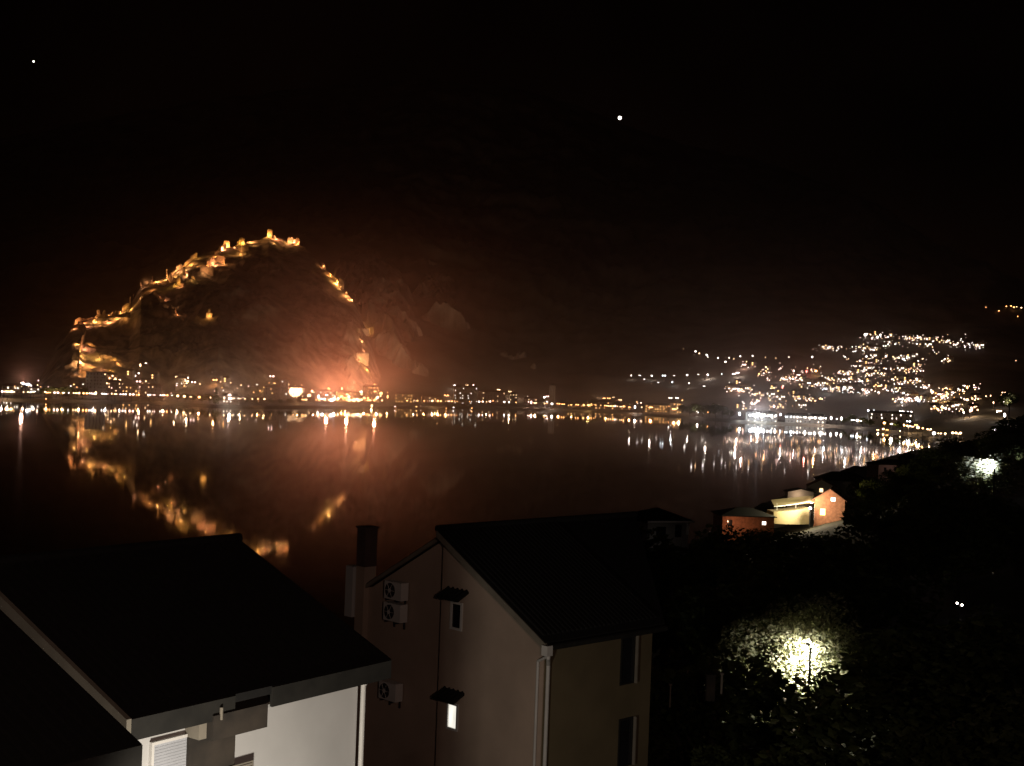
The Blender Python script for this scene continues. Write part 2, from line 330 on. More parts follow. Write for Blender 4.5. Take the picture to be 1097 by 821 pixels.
# ------------------------------------------------------------------ fortress: ramparts, bastions and their floodlights
def toward_eye(p, d):
    v = Vector((-p.x, -p.y, 0)).normalized(); return p + v * d
def rampart(pts, label, hgt=6.0, lo=1500, group='fortress ramparts climbing the rocky hill'):
    P = [hit(px, py, lo, 2500) for px, py in pts]
    b = MB(); q = [P[0]]
    for A, B in zip(P[:-1], P[1:]):
        n = max(1, int((B - A).length / 9))
        for k in range(1, n + 1):
            c = A.lerp(B, k / n); q.append(Vector((c.x, c.y, gz(c.x, c.y))))
    o0 = q[0].copy()
    for A, B in zip(q[:-1], q[1:]):
        gap = random.random() < .22; hs = hgt * random.choice((.45, .8, 1, 1.25, 1.6)) * (.25 if gap else 1)
        d = Vector((B.x - A.x, B.y - A.y, 0)); L = max(d.length, .1); d.normalize(); s = Vector((-d.y, d.x, 0)) * .9
        z0 = min(A.z, B.z) - 4 - o0.z
        top = [A + s, B + s, B - s, A - s]
        b.poly([(p.x - o0.x, p.y - o0.y, z0) for p in top] + [(p.x - o0.x, p.y - o0.y, p.z + hs - o0.z) for p in top],
               [(0, 3, 2, 1), (4, 5, 6, 7), (0, 1, 5, 4), (1, 2, 6, 5), (2, 3, 7, 6), (3, 0, 4, 7)])
        nm = 0 if gap else max(1, int(L / 3.2))
        for k in range(nm):                            # merlons
            c = A.lerp(B, (k + .5) / nm) - o0; Mx = Matrix.Translation((c.x, c.y, c.z + hs)) @ Matrix.Rotation(math.atan2(d.y, d.x), 4, 'Z')
            b.box((-.8, -.75, -.4), (.8, .75, 1.5), 0, Mx)
    o = b.build('rampart', M['stone']); o.location = o0; tag(o, label, 'wall', group); return o
def bastion(px, py, w, h, label, lo=1500, dm=6):
    p = hit(px, py, lo, 2500); b = MB(); rz = random.uniform(-.4, .4)
    b.box((-w / 2, -dm / 2, -6), (w / 2, dm / 2, h))
    k = max(2, int(w / 2.4))
    for i in range(k):
        x = -w / 2 + (i + .5) * w / k; b.box((x - .6, -dm / 2 - .01, h), (x + .6, -dm / 2 + .8, h + 1.3))
    b.box((-w / 2 - .3, -dm / 2 - .3, h - 1.2), (w / 2 + .3, dm / 2 + .3, h - .8))
    o = b.build('bastion', M['stone']); o.location = p; o.rotation_euler.z = rz; tag(o, label, 'bastion'); return o
rampart([(84, 404), (86, 393), (85, 382), (88, 370), (91, 358), (82, 349)], 'steep lowest rampart climbing from the shore houses up the left flank of the hill')
rampart([(79, 350), (90, 344), (104, 341)], 'short floodlit rampart on the left shoulder of the fortress hill')
rampart([(100, 346), (112, 341), (126, 338), (139, 331)], 'golden rampart between the left shoulder and the steep step of the ridge')
rampart([(139, 330), (143, 318), (151, 308)], 'steep rampart step rising over the middle left of the ridge')
rampart([(151, 308), (163, 302), (179, 300)], 'level floodlit rampart on the ridge just above the steep step')
rampart([(180, 300), (190, 305), (197, 308)], 'thin detached rampart lit as a streak a little below the ridge')
rampart([(183, 296), (194, 289), (204, 281), (214, 275)], 'sloping rampart following the ridge left of the upper bastion')
rampart([(196, 294), (205, 299), (209, 300)], 'short lower rampart below the sloping ridge wall')
rampart([(221, 286), (232, 282), (241, 284)], 'upper inner rampart right behind the square bright bastion')
rampart([(228, 276), (237, 269), (247, 265), (257, 262)], 'straight high rampart leading to the twin upper bastions')
rampart([(250, 266), (258, 271), (266, 269)], 'low bright outwork below the twin upper bastions')
rampart([(286, 254), (295, 257), (303, 259)], 'left wall of the summit castle on the hilltop')
rampart([(308, 260), (314, 258), (321, 263)], 'right wall of the summit castle on the hilltop')
rampart([(345, 286), (352, 292), (358, 301), (364, 309)], 'upper descending rampart on the right flank of the hill', 5)
rampart([(364, 309), (371, 316), (380, 323)], 'broad bright rampart end on the right flank of the hill', 9)
rampart([(165, 316), (178, 325), (188, 336), (197, 344)], 'faint stairway wall slanting down the hillside below the ridge', 3)
bastion(222, 292, 20, 7, 'square golden bastion, widest of the lit blocks on the ridge')
bastion(243, 263, 9, 9, 'left one of the twin upper bastions near the ridge top')
bastion(259, 260, 8, 9, 'right one of the twin upper bastions near the ridge top')
bastion(289, 254, 8, 10, 'summit castle keep, highest lit masonry on the hill')
bastion(88, 356, 8, 8, 'small tower on the left shoulder above the lowest rampart')
bastion(388, 388, 17, 11, 'golden square gate tower low on the right foot of the hill', 1300, 8)
bastion(390, 357, 14, 4, 'small pale bastion above the golden gate tower', 1300)
# a little chapel half way up
p = hit(224, 341, 1500, 2400); ch = empty('chapel', p, .2, 'small pale chapel with a bell gable half way up the fortress hill', 'chapel')
b = MB(); b.box((-4, -3, -4), (4, 3, 5)); b.poly([(-4, -3, 5), (-4, 3, 5), (-4, 0, 8), (4, -3, 5), (4, 3, 5), (4, 0, 8)], [(0, 1, 2), (3, 5, 4)]); b.build('wall', M['wallA'], ch)
b = MB(); b.slab([(-4.3, -3.3, 4.9), (4.3, -3.3, 4.9), (4.3, 0, 8.2), (-4.3, 0, 8.2)], .3); b.slab([(-4.3, 3.3, 4.9), (-4.3, 0, 8.2), (4.3, 0, 8.2), (4.3, 3.3, 4.9)], .3); b.build('roof', M['tile_red'], ch)
b = MB(); b.box((-1.2, -3.05, 5), (1.2, -2.4, 10)); b.build('bell_gable', M['wallA'], ch)

FP = MB(); FP.box((-.5, -.35, .2), (.5, .35, 1.0)); FP.tube([(0, 0, -1.5), (0, 0, .3)], .12, 6); FP.box((-.42, .351, .28), (.42, .37, .92), 1)
FLM = FP.mesh('floodlight'); FLM.materials.append(M['steel']); FLM.materials.append(E_['flood'])
def floodrow(pts, where, power=9500, lo=1500, d=6.5, col=(1, .40, .12)):
    pts = sorted(pts)
    for i, q in enumerate(pts):
        p = hit(q[0], q[1], lo, 2500); k = q[2] if len(q) > 2 else 1
        s = toward_eye(p, d * random.uniform(.8, 1.2)); z = max(p.z - 2, gz(s.x, s.y)) + 2.0
        o = bpy.data.objects.new('floodlight', FLM); COL.objects.link(o); o.location = (s.x, s.y, z); o.rotation_euler.z = math.atan2(p.y - s.y, p.x - s.x) - math.pi / 2
        tag(o, f'warm floodlight at the foot of {where}, {ordw(i + 1)} from the left', 'floodlight', 'floodlights on the fortress hill')
        c = (col[0], col[1] * random.uniform(.85, 1.25), col[2] * random.uniform(.7, 1.7))
        point(o, (0, .8, .6), power * k * random.choice((.3, .6, 1, 1.4, 2.0)) * random.uniform(.7, 1.3), c, .5)
floodrow([(84, 402, .7), (92, 400, .7), (97, 403, .5), (87, 390), (98, 392), (104, 385), (113, 381, .7), (122, 385, .7), (128, 390, .5), (86, 379), (92, 374), (84, 369), (97, 368, .6), (91, 360, .7)], 'the lowest rampart')
floodrow([(79, 352, .5), (88, 347), (94, 350, 1.4), (102, 345, 1.3), (107, 349, .8), (113, 340, 1.3), (117, 345, 1.5), (125, 341, 1.4), (130, 336), (134, 342), (140, 332), (142, 322, .6)], 'the left shoulder walls')
floodrow([(152, 309, 1.2), (159, 303), (162, 311, 1.3), (168, 302), (177, 300), (188, 306, 1), (192, 308, .6), (186, 297, .5), (191, 291), (197, 290), (200, 297, 1.1), (206, 300, 1.3)], 'the middle ridge walls')
floodrow([(204, 284, .7), (213, 277, .7), (212, 285), (218, 293, 1.6), (226, 292, 1.6), (224, 286), (231, 284), (239, 284, .8), (231, 275), (238, 268), (243, 263, 1.2), (251, 266), (257, 272, 1.5), (260, 261, 1.2), (269, 259, 1.2), (273, 264)], 'the upper ridge walls')
floodrow([(288, 253), (296, 257), (294, 261), (300, 257), (308, 260), (313, 258), (318, 262)], 'the summit castle', 8000)
floodrow([(346, 286, .4), (353, 292, .7), (356, 296), (361, 304), (365, 309, .7), (371, 317, 1.2), (377, 321, 1.4)], 'the descending right rampart', 9500)
floodrow([(166, 315, .35), (176, 322, .35), (184, 331, .4), (190, 337, .35), (224, 341, .7), (150, 320, .3), (110, 395, .5), (120, 396, .4), (386, 388, 3), (391, 388, 3), (389, 366, 1.5), (394, 356, .8), (394, 396, 1.2), (386, 357, .6), (391, 376, .7)], 'the scattered lower walls', 8000, 1300)

# ------------------------------------------------------------------ far town: houses, church towers, trees, lamps
def far_house(w, d, h, wall, roofm, hip=False, lit=(), cols=3, rows=2, wm='win_warm', chim=True):
    t = empty('house'); b = MB(); b.box((-w / 2, -d / 2, -6), (w / 2, d / 2, h)); rs = d * .28
    if not hip: b.poly([(-w / 2, -d / 2, h), (-w / 2, d / 2, h), (-w / 2, 0, h + rs), (w / 2, -d / 2, h), (w / 2, d / 2, h), (w / 2, 0, h + rs)], [(0, 1, 2), (3, 5, 4)])
    b.build('wall', M[wall], t)
    e = .5; b = MB(); q = rs + .25; kx = (w / 2 - d * .4) if hip else w / 2 + e
    b.slab([(-w / 2 - e, -d / 2 - e, h), (w / 2 + e, -d / 2 - e, h), (kx, 0, h + q), (-kx, 0, h + q)], .25)
    b.slab([(-w / 2 - e, d / 2 + e, h), (-kx, 0, h + q), (kx, 0, h + q), (w / 2 + e, d / 2 + e, h)], .25)
    if hip:
        b.slab([(w / 2 + e, -d / 2 - e, h), (w / 2 + e, d / 2 + e, h), (kx, 0, h + q)], .25); b.slab([(-w / 2 - e, d / 2 + e, h), (-w / 2 - e, -d / 2 - e, h), (-kx, 0, h + q)], .25)
    r_ = b.build('roof', M[roofm], t)
    if chim:
        c = MB(); c.box((w * .2, d * .1, h), (w * .2 + .8, d * .1 + .8, h + rs + 1.4)); c.build('chimney', M['wallC'], r_)
    n = 0
    for j in range(rows):
        for i in range(cols):
            x = -w / 2 + (i + .5) * w / cols; z = h * (j + .28) / rows; b = MB(); b.box((x - .65, -d / 2 - .06, z), (x + .65, -d / 2 + .05, z + 1.5))
            b.build('window', E_[wm] if n in lit else M['glass'], t); n += 1
    return t
KINDS = [far_house(9, 8, 6.2, 'wallA', 'tile_red', False, (1, 3), wm='win_warm'), far_house(11, 8, 6.4, 'wallB', 'tile_red', True, (0, 1, 5), wm='win_white'),
         far_house(8, 7, 8.6, 'wallC', 'tile_dark', False, (2, 4), cols=2, rows=3, wm='win_gold'), far_house(12, 9, 9, 'wallD', 'tile_red', True, (1, 4, 6, 7), cols=4, rows=3, wm='win_white'),
         far_house(10, 8, 6, 'wallB', 'tile_dark', False, (0, 2, 4), wm='win_warm')]
WN = ['cream', 'hip-roofed', 'narrow grey', 'large yellowish', 'pink gabled']
for k in KINDS: k['used'] = 0
def put_house(kind, p, rz, label, group):
    o = KINDS[kind]
    if o['used']: o = copy_tree(o)
    KINDS[kind]['used'] = 1
    o.location = p; o.rotation_euler.z = rz; tag(o, label, 'house', group); return o
LAMP = {}
def lamp_mesh(c, r):
    v = random.choice((0, 0, 0, 1, 1, 2, 3)) if r < 2 else 0
    if (c, r, v) not in LAMP:
        b = MB(); b.tube([(0, 0, -1), (0, 0, 6.3)], [.16, .1], 6); b.box((-.5, -.5, 6.1), (.5, .5, 6.35))
        if v == 0: b.ball((0, 0, 7.0), r, 1, 2, .85)                                    # globe
        elif v == 1:                                                                    # two heads on a cross arm
            b.tube([(-r * 1.3, 0, 6.6), (r * 1.3, 0, 6.6)], .08, 5); b.ball((-r * 1.3, 0, 7.0), r * .72, 1, 2, .8); b.ball((r * 1.35, 0, 7.0), r * .8, 1, 2, .8)
        elif v == 2: b.box((-r * 1.7, -r * .4, 6.6), (r * 1.7, r * .4, 6.6 + r * .75), 1)    # long flat head
        else: b.ball((0, 0, 7.0 + r * .4), r * .7, 1, 2, 1.9)                           # tall lantern
        me = b.mesh('street_lamp'); me.materials.append(M['steel']); me.materials.append(E_[c]); LAMP[(c, r, v)] = me
    return LAMP[(c, r, v)]
NL = 0; MASS = []
def lamp(px, py, c, r, label, group, power=0, lo=1150, hi=4500):
    global NL
    Yg = hit(px, py + 3, lo, hi).y; p = hit(px, py + 7 * F / Yg, lo, hi)
    o = bpy.data.objects.new('street_lamp', lamp_mesh(c, r)); COL.objects.link(o); o.location = p
    tag(o, label, 'street lamp', group); NL += 1
    if power: point(o, (0, -1.6, 6.2), power, RGB[c], .5)
    return o
def town(pts, where, group, cols, hfrac, power=8500, every=3, lo=1150, hi=4500, rr=(.6, .8, 1.05, 1.4), mass=False):
    pts = sorted(pts); lam = []; hou = []
    for i, q in enumerate(pts): (hou if (len(q) < 3 and random.random() < hfrac) else lam).append(q)
    cn = {'white': 'white', 'cool': 'bluish white', 'warm': 'warm yellow', 'gold': 'golden', 'orange': 'orange', 'red': 'red', 'pink': 'pinkish'}
    for i, q in enumerate(lam):
        c = q[2] if len(q) > 2 else random.choice(cols); r = q[3] if len(q) > 3 else random.choice(rr)
        if mass and r < 2: MASS.append((q[0], q[1], c, r)); continue
        lamp(q[0], q[1], c, r, f'{cn[c]} lamp, {ordw(i + 1)} from the left {where}', group, power * (r / 1.2) ** 2 * random.uniform(.6, 1.5) if i % every == 0 or r > 1.4 else 0, lo, hi)
    if hfrac >= .25:                                   # the smallest lights between them, too many to count
        for q in pts: MASS.append((q[0] + random.uniform(-4, 4), q[1] + random.uniform(-2.2, 2.2), random.choice(cols), random.choice((.45, .6, .8)))); MASS.append((q[0] + random.uniform(-6, 6), q[1] + random.uniform(-3, 3), random.choice(cols), random.choice((.4, .5, .7))))
        for q in pts * 2: MASS.append((q[0] + random.gauss(0, 5), q[1] + random.gauss(0, 2.6), random.choice(cols + ['pink', 'white']), random.choice((.28, .35, .45))))
    cnt = {}
    for i, q in enumerate(hou):
        k = random.randrange(5); p = hit(q[0], q[1] + 2, lo, hi); cnt[k] = cnt.get(k, 0) + 1
        h = put_house(k, p, math.atan2(-p.x, p.y) * -1 * -1 + random.uniform(-.5, .5), f'{WN[k]} lit house, {ordw(cnt[k])} from left {where}', group.replace('lamps', 'houses'))
UP = [(732, 374), (745, 377), (749, 379), (757, 381), (758, 383), (769, 384), (777, 388), (781, 384), (786, 385), (793, 382), (806, 382), (820, 383), (831, 384), (845, 383), (870, 383)]
town(UP, 'in the slanting string on the dark slope', 'lamps along the upper hill road', ['white', 'white', 'warm'], 0, mass=True)
town([(676, 403), (685, 403), (690, 407), (698, 403), (705, 410), (711, 403), (720, 410), (722, 403), (736, 402), (738, 411), (748, 402), (754, 414), (758, 402), (773, 401), (786, 401), (790, 400)], 'in the level string above the dark shore trees', 'lamps along the lower hill road', ['white', 'cool'], 0)
town([(797, 391), (807, 392), (813, 401, 'orange'), (818, 400), (822, 395), (821, 399, 'orange'), (822, 406), (836, 395), (850, 398, 'pink', 1.3), (864, 398, 'red', 1.4), (869, 397, 'orange'), (874, 398, 'gold', 1.7), (838, 406), (842, 406), (848, 406), (852, 405), (856, 402), (860, 408), (854, 408)], 'in the reddish cluster left of the hillside town', 'lamps of the lower hillside', ['warm', 'white', 'pink'], .25)
town([(782, 416), (784, 418), (790, 412), (790, 417), (794, 419), (797, 414), (797, 418), (803, 416), (806, 423), (810, 422), (815, 423), (825, 429), (826, 424), (829, 416), (834, 423), (836, 427), (838, 416, 'red', 1.4), (829, 418), (852, 424), (853, 427), (858, 429), (862, 429), (866, 429), (870, 429), (879, 428, 'gold', 1.4), (805, 433), (808, 433), (812, 430), (829, 436), (837, 436), (858, 436), (792, 438), (795, 433), (799, 438), (860, 414), (865, 412), (870, 414), (875, 413), (880, 412)], 'among the lowest houses behind the white quay', 'lamps behind the white quay', ['white', 'pink', 'warm', 'pink'], .6)
town([(792, 446), (805, 449, 'cool', 1.6), (812, 446, 'cool', 1.9), (818, 447, 'cool', 1.6), (822, 450), (826, 447, 'cool', 1.3), (830, 450), (836, 445), (842, 451), (847, 451), (852, 450, 'white', 1.4), (857, 451), (862, 451), (868, 450, 'white', 1.3), (873, 451), (879, 450, 'white', 1.5), (883, 451), (890, 453, 'white', 1.4), (896, 452), (901, 453), (913, 454), (918, 456), (920, 453, 'warm'), (922, 455)], 'along the white lit quay', 'quay lamps on the far shore', ['white', 'cool'], 0, 6400, 3)
town([(940, 461), (946, 460), (950, 461), (947, 457), (955, 458, 'white'), (964, 462), (968, 457), (970, 461), (973, 459), (977, 462), (981, 456), (983, 460), (988, 465), (984, 465)], 'around the yellow lit shore gardens at the right', 'lamps of the shore gardens', ['warm', 'gold', 'warm'], 0, 7200, 2)
town([(930, 440), (936, 440), (943, 442), (950, 441), (955, 444), (957, 442), (962, 443), (965, 441), (968, 442), (972, 445), (974, 442), (978, 445), (973, 452)], 'along the white road behind the shore gardens', 'lamps on the road behind the gardens', ['white', 'cool'], 0, 6000, 3)
TOP = [(927, 359, 'white', 2.6), (938, 358), (934, 363), (940, 361), (943, 359), (949, 362), (951, 361), (955, 361), (967, 361), (970, 363), (973, 362), (975, 364), (978, 361), (980, 364), (983, 362), (986, 362), (988, 363), (993, 364), (998, 365), (1003, 363), (1009, 366), (1013, 366), (1018, 368), (1025, 369), (1029, 365), (1033, 371), (1038, 369), (1043, 370), (1048, 371), (1051, 371), (949, 370), (951, 368), (959, 369), (994, 370), (982, 369)]
town(TOP, 'in the topmost row of the hillside town', 'lamps of the topmost row', ['white', 'white', 'pink', 'warm'], .5, mass=True)
town([(882, 373), (885, 373), (887, 373), (890, 373), (898, 374), (901, 372), (913, 372), (916, 377), (920, 372), (926, 373), (930, 373), (935, 374), (939, 374), (905, 383), (928, 383), (937, 382), (949, 382), (959, 384), (963, 383), (968, 385), (971, 384), (975, 384), (980, 381), (988, 385), (1001, 378), (1012, 385), (1018, 386)], 'in the second row of the hillside town', 'lamps of the second row', ['white', 'white', 'warm'], .4, mass=True)
town([(917, 393), (921, 387), (923, 395), (928, 391), (930, 396), (932, 391), (939, 389), (947, 395), (954, 396), (966, 396), (973, 397, 'orange'), (976, 395, 'orange'), (979, 398), (981, 393), (984, 391), (986, 398)], 'in the third row of the hillside town', 'lamps of the third row', ['white', 'pink', 'warm'], .35, mass=True)
town([(880, 410), (884, 405), (888, 413), (890, 407), (893, 411), (898, 400), (901, 408), (905, 400), (906, 407), (908, 401), (912, 400), (914, 408), (920, 400), (922, 409), (929, 401), (930, 410), (933, 402), (938, 413, 'orange'), (940, 399), (942, 414, 'orange'), (944, 401), (947, 402), (950, 412), (956, 407), (962, 406), (965, 411), (970, 409), (976, 410), (982, 408), (985, 408), (990, 415), (994, 415), (998, 420)], 'in the dense middle of the hillside town', 'lamps of the dense middle', ['white', 'pink', 'white', 'warm'], .55)
town([(884, 417), (891, 418), (895, 416), (900, 419), (904, 416), (908, 417), (912, 420), (924, 418), (930, 420), (941, 421), (951, 417), (955, 419), (961, 418), (967, 418), (971, 423), (977, 425), (965, 428), (969, 429), (973, 428), (976, 429), (979, 428), (984, 429), (988, 430), (960, 430)], 'in the lower edge of the hillside town', 'lamps of the lower edge', ['white', 'pink', 'cool'], .55)
town([(999, 420), (1006, 423), (1010, 419), (1012, 425), (1017, 418), (1021, 421), (1028, 418), (1032, 420), (1036, 416), (1044, 416), (1000, 430), (1002, 429), (1008, 426), (1014, 425), (1027, 428), (1036, 429), (1045, 427), (1001, 438), (1005, 440), (1009, 437), (1012, 438), (1016, 438), (1024, 437), (1026, 435), (1032, 442), (1040, 440, 'warm', 1.6), (1043, 439)], 'in the golden cluster at the right end', 'lamps of the right cluster', ['warm', 'gold', 'pink', 'white'], .5)
town([(1056, 425), (1061, 425), (1064, 432), (1075, 421), (1075, 431), (1073, 424), (1070, 441), (1068, 442), (1076, 446, 'white', 1.5), (1066, 461, 'white', 1.3), (995, 461)], 'scattered above the near dark trees', 'lamps scattered at the right edge', ['white', 'warm'], 0, 5200, 3, 1085)
town([(1000, 471), (1006, 472), (1012, 472), (1020, 472), (1026, 467)], 'on the small jetty at the right', 'lamps on the small jetty', ['warm', 'white'], 0, 4400, 2, 1085)
town([(1056, 330), (1070, 334), (1078, 329), (1083, 328), (1086, 330), (1089, 329), (1094, 330), (1090, 340), (1088, 387)], 'high on the far right mountainside', 'lamps high on the mountainside', ['orange', 'warm'], 0, 5200, 3, mass=True)
# old town waterfront on the left
town([(2, 424), (5, 413), (8, 421), (12, 424), (14, 416), (20, 414), (25, 421), (26, 412, 'cool', 1.3), (30, 413, 'cool', 1.9), (33, 414), (36, 420), (40, 413), (41, 408)], 'in the bright group at the left edge', 'lamps at the left edge', ['pink', 'warm', 'white', 'warm', 'orange'], .0, 6400, 2, rr=(.5, .65, .9, 1.3))
town([(x + random.uniform(-2, 2), 424.5 + (x - 60) * .025 + random.uniform(-1.2, .8)) for x in (48, 54, 60, 66, 72, 78, 85, 91, 96, 100, 104, 109, 114, 119, 124, 129, 134, 141, 150, 158, 166, 174)], 'along the waterfront below the fortress hill', 'promenade lamps on the waterfront', ['pink', 'warm', 'white', 'warm', 'orange'], 0, 5200, 3, rr=(.5, .65, .9, 1.3))
town([(120, 405), (123, 408), (128, 408), (126, 412), (140, 404), (146, 403), (148, 411), (150, 394), (156, 390), (155, 412), (161, 416), (166, 407), (117, 415), (122, 416), (150, 418)], 'among the houses below the fortress hill', 'lamps below the fortress hill', ['pink', 'warm', 'white', 'warm', 'orange'], .2, 5200, 3, rr=(.5, .65, .9, 1.3))
town([(188, 405), (190, 404), (194, 408), (197, 409), (201, 410), (207, 411), (214, 412), (230, 408), (236, 411), (241, 411), (247, 411), (258, 414), (266, 414), (275, 413)], 'on the terrace above the dark shore trees', 'lamps above the dark shore trees', ['pink', 'warm', 'white', 'warm', 'orange'], .1, 5200, 3, rr=(.5, .65, .9, 1.3))
town([(175, 426), (179, 426), (184, 426), (190, 428), (197, 430), (204, 430), (213, 431), (225, 432), (240, 433), (242, 425, 'white', 1.6), (246, 428, 'white', 1.5), (249, 433), (257, 431), (262, 431), (270, 432), (276, 430), (283, 430)], 'by the water under the dark shore trees', 'lamps under the dark shore trees', ['pink', 'warm', 'white', 'warm', 'orange'], 0, 6000, 3, rr=(.5, .65, .9, 1.3))
town([(291, 404), (294, 411, 'gold'), (304, 413, 'warm', 1.6), (309, 414), (316, 415), (322, 416), (283, 416), (287, 417), (299, 419), (306, 420), (312, 419), (320, 420)], 'on the long lit terrace in the old town', 'lamps on the long terrace', ['warm', 'pink', 'gold'], 0, 6000, 3)
town([(319, 427), (325, 430), (331, 424), (336, 420), (341, 426, 'white', 1.7), (346, 428, 'cool', 1.6), (350, 423), (355, 431, 'white', 2.4), (358, 428, 'white', 1.9), (362, 421), (366, 425), (370, 427, 'gold', 1.8), (374, 429, 'warm', 2.2), (378, 425), (379, 431, 'warm', 2.4), (384, 434, 'warm', 2.2), (390, 427), (396, 424, 'warm', 1.6), (399, 416), (401, 413), (401, 420), (403, 428, 'warm', 1.6), (398, 436, 'warm', 1.6), (408, 422), (352, 417), (344, 419), (366, 417), (386, 420), (394, 418)], 'in the brightest part of the old town', 'lamps in the brightest quarter', ['gold', 'warm', 'gold', 'warm'], 0, 6500, 2, rr=(1.3, 1.7, 2.2))
town([(415, 426), (415, 421), (424, 424), (427, 422), (430, 425), (433, 422), (436, 424), (440, 423), (447, 430), (443, 430), (436, 430), (454, 424, 'pink'), (459, 424, 'pink'), (463, 430), (466, 428), (469, 430), (472, 431), (478, 424), (484, 433), (489, 432), (454, 432)], 'right of the brightest quarter', 'lamps right of the brightest quarter', ['gold', 'orange', 'warm'], 0, 6800, 3, rr=(.6, .85, 1.1, 1.5))
town([(487, 413), (490, 415), (500, 413), (507, 413), (498, 425), (502, 424), (505, 425), (513, 434, 'white', 1.3), (517, 434), (521, 434), (525, 434), (534, 418, 'warm', 1.4), (530, 421), (540, 435, 'white', 1.2), (545, 435, 'white'), (549, 422), (551, 424), (546, 420), (565, 425), (566, 431), (569, 432), (573, 432), (583, 426), (586, 425), (584, 431), (591, 436)], 'around the big pale building', 'lamps around the big pale building', ['white', 'pink', 'warm'], 0, 6000, 3, rr=(.6, .85, 1.1, 1.5))
town([(598, 433), (603, 434), (607, 431), (612, 436), (618, 436), (625, 436, 'gold', 1.2), (630, 436, 'gold', 1.3), (637, 434), (647, 427), (652, 427), (657, 426), (664, 429), (649, 435), (653, 437), (657, 436), (661, 438), (665, 438), (668, 438), (674, 437), (680, 438, 'white', 1.6), (682, 431), (694, 436), (697, 437), (700, 436), (705, 436), (712, 436), (718, 427, 'white', 1.2), (725, 427, 'white', 1.2), (722, 439), (727, 438), (747, 441, 'white', 1.2), (757, 444)], 'along the orange restaurants at mid shore', 'lamps along the mid shore', ['gold', 'orange', 'warm', 'orange'], 0, 6000, 3, rr=(.6, .85, 1.1, 1.5))

# named buildings on the far shore: left and right edge, top and base in the photograph
def block(x0, x1, yt, yb, wall, roofm, label, lit='win_warm', frac=.4, dY=110, kind='building', roof='gable', seed=0):
    lit = lit.replace('win', 'pane'); frac *= .75; rnd = random.Random(x0 * 7 + seed); xc = (x0 + x1) / 2
    A = derot(xc, yb)[0]; Y = float(Yshore(A)) + dY; p = at(xc, yb, Y); p.z = min(p.z, gz(p.x, p.y) + 6); pt = at(xc, yt, Y)
    w_ = (x1 - x0) * Y / F; h_ = max(4, pt.z - p.z); d_ = min(14, max(7, w_ * .6)); rs = 0 if roof == 'flat' else min(2.6, h_ * .35); hw = h_ - rs
    t = empty(kind.replace(' ', '_'), p, math.atan2(p.x, p.y) * -1 + rnd.uniform(-.15, .15), label, kind)
    b = MB(); b.box((-w_ / 2, 0, -8), (w_ / 2, d_, hw)); b.build('wall', M[wall], t)
    b = MB()
    if roof == 'flat': b.box((-w_ / 2 - .3, -.3, hw), (w_ / 2 + .3, d_ + .3, hw + .5))
    else:
        b.slab([(-w_ / 2 - .4, -.5, hw + .1), (w_ / 2 + .4, -.5, hw + .1), (w_ / 2 - rs, d_ / 2, h_), (-w_ / 2 + rs, d_ / 2, h_)], .25)
        b.slab([(-w_ / 2 - .4, d_ + .5, hw + .1), (-w_ / 2 + rs, d_ / 2, h_), (w_ / 2 - rs, d_ / 2, h_), (w_ / 2 + .4, d_ + .5, hw + .1)], .25)
        b.slab([(w_ / 2 + .4, -.5, hw + .1), (w_ / 2 + .4, d_ + .5, hw + .1), (w_ / 2 - rs, d_ / 2, h_)], .25); b.slab([(-w_ / 2 - .4, d_ + .5, hw + .1), (-w_ / 2 - .4, -.5, hw + .1), (-w_ / 2 + rs, d_ / 2, h_)], .25)
    b.build('roof', M[roofm], t)
    nr = max(1, int(hw / 3.2)); nc = max(1, min(9, int(w_ / 3.4)))
    for j in range(nr):
        for i in range(nc):
            x = -w_ / 2 + (i + .5 + rnd.uniform(-.2, .2)) * w_ / nc; z = hw * (j + .3) / nr; b = MB(); ww = rnd.uniform(.4, .8); b.box((x - ww, -.07, z), (x + ww, .05, z + rnd.uniform(1.1, 1.9))); b.build('window', E_[lit] if rnd.random() < frac else M['glass'], t)
    return t
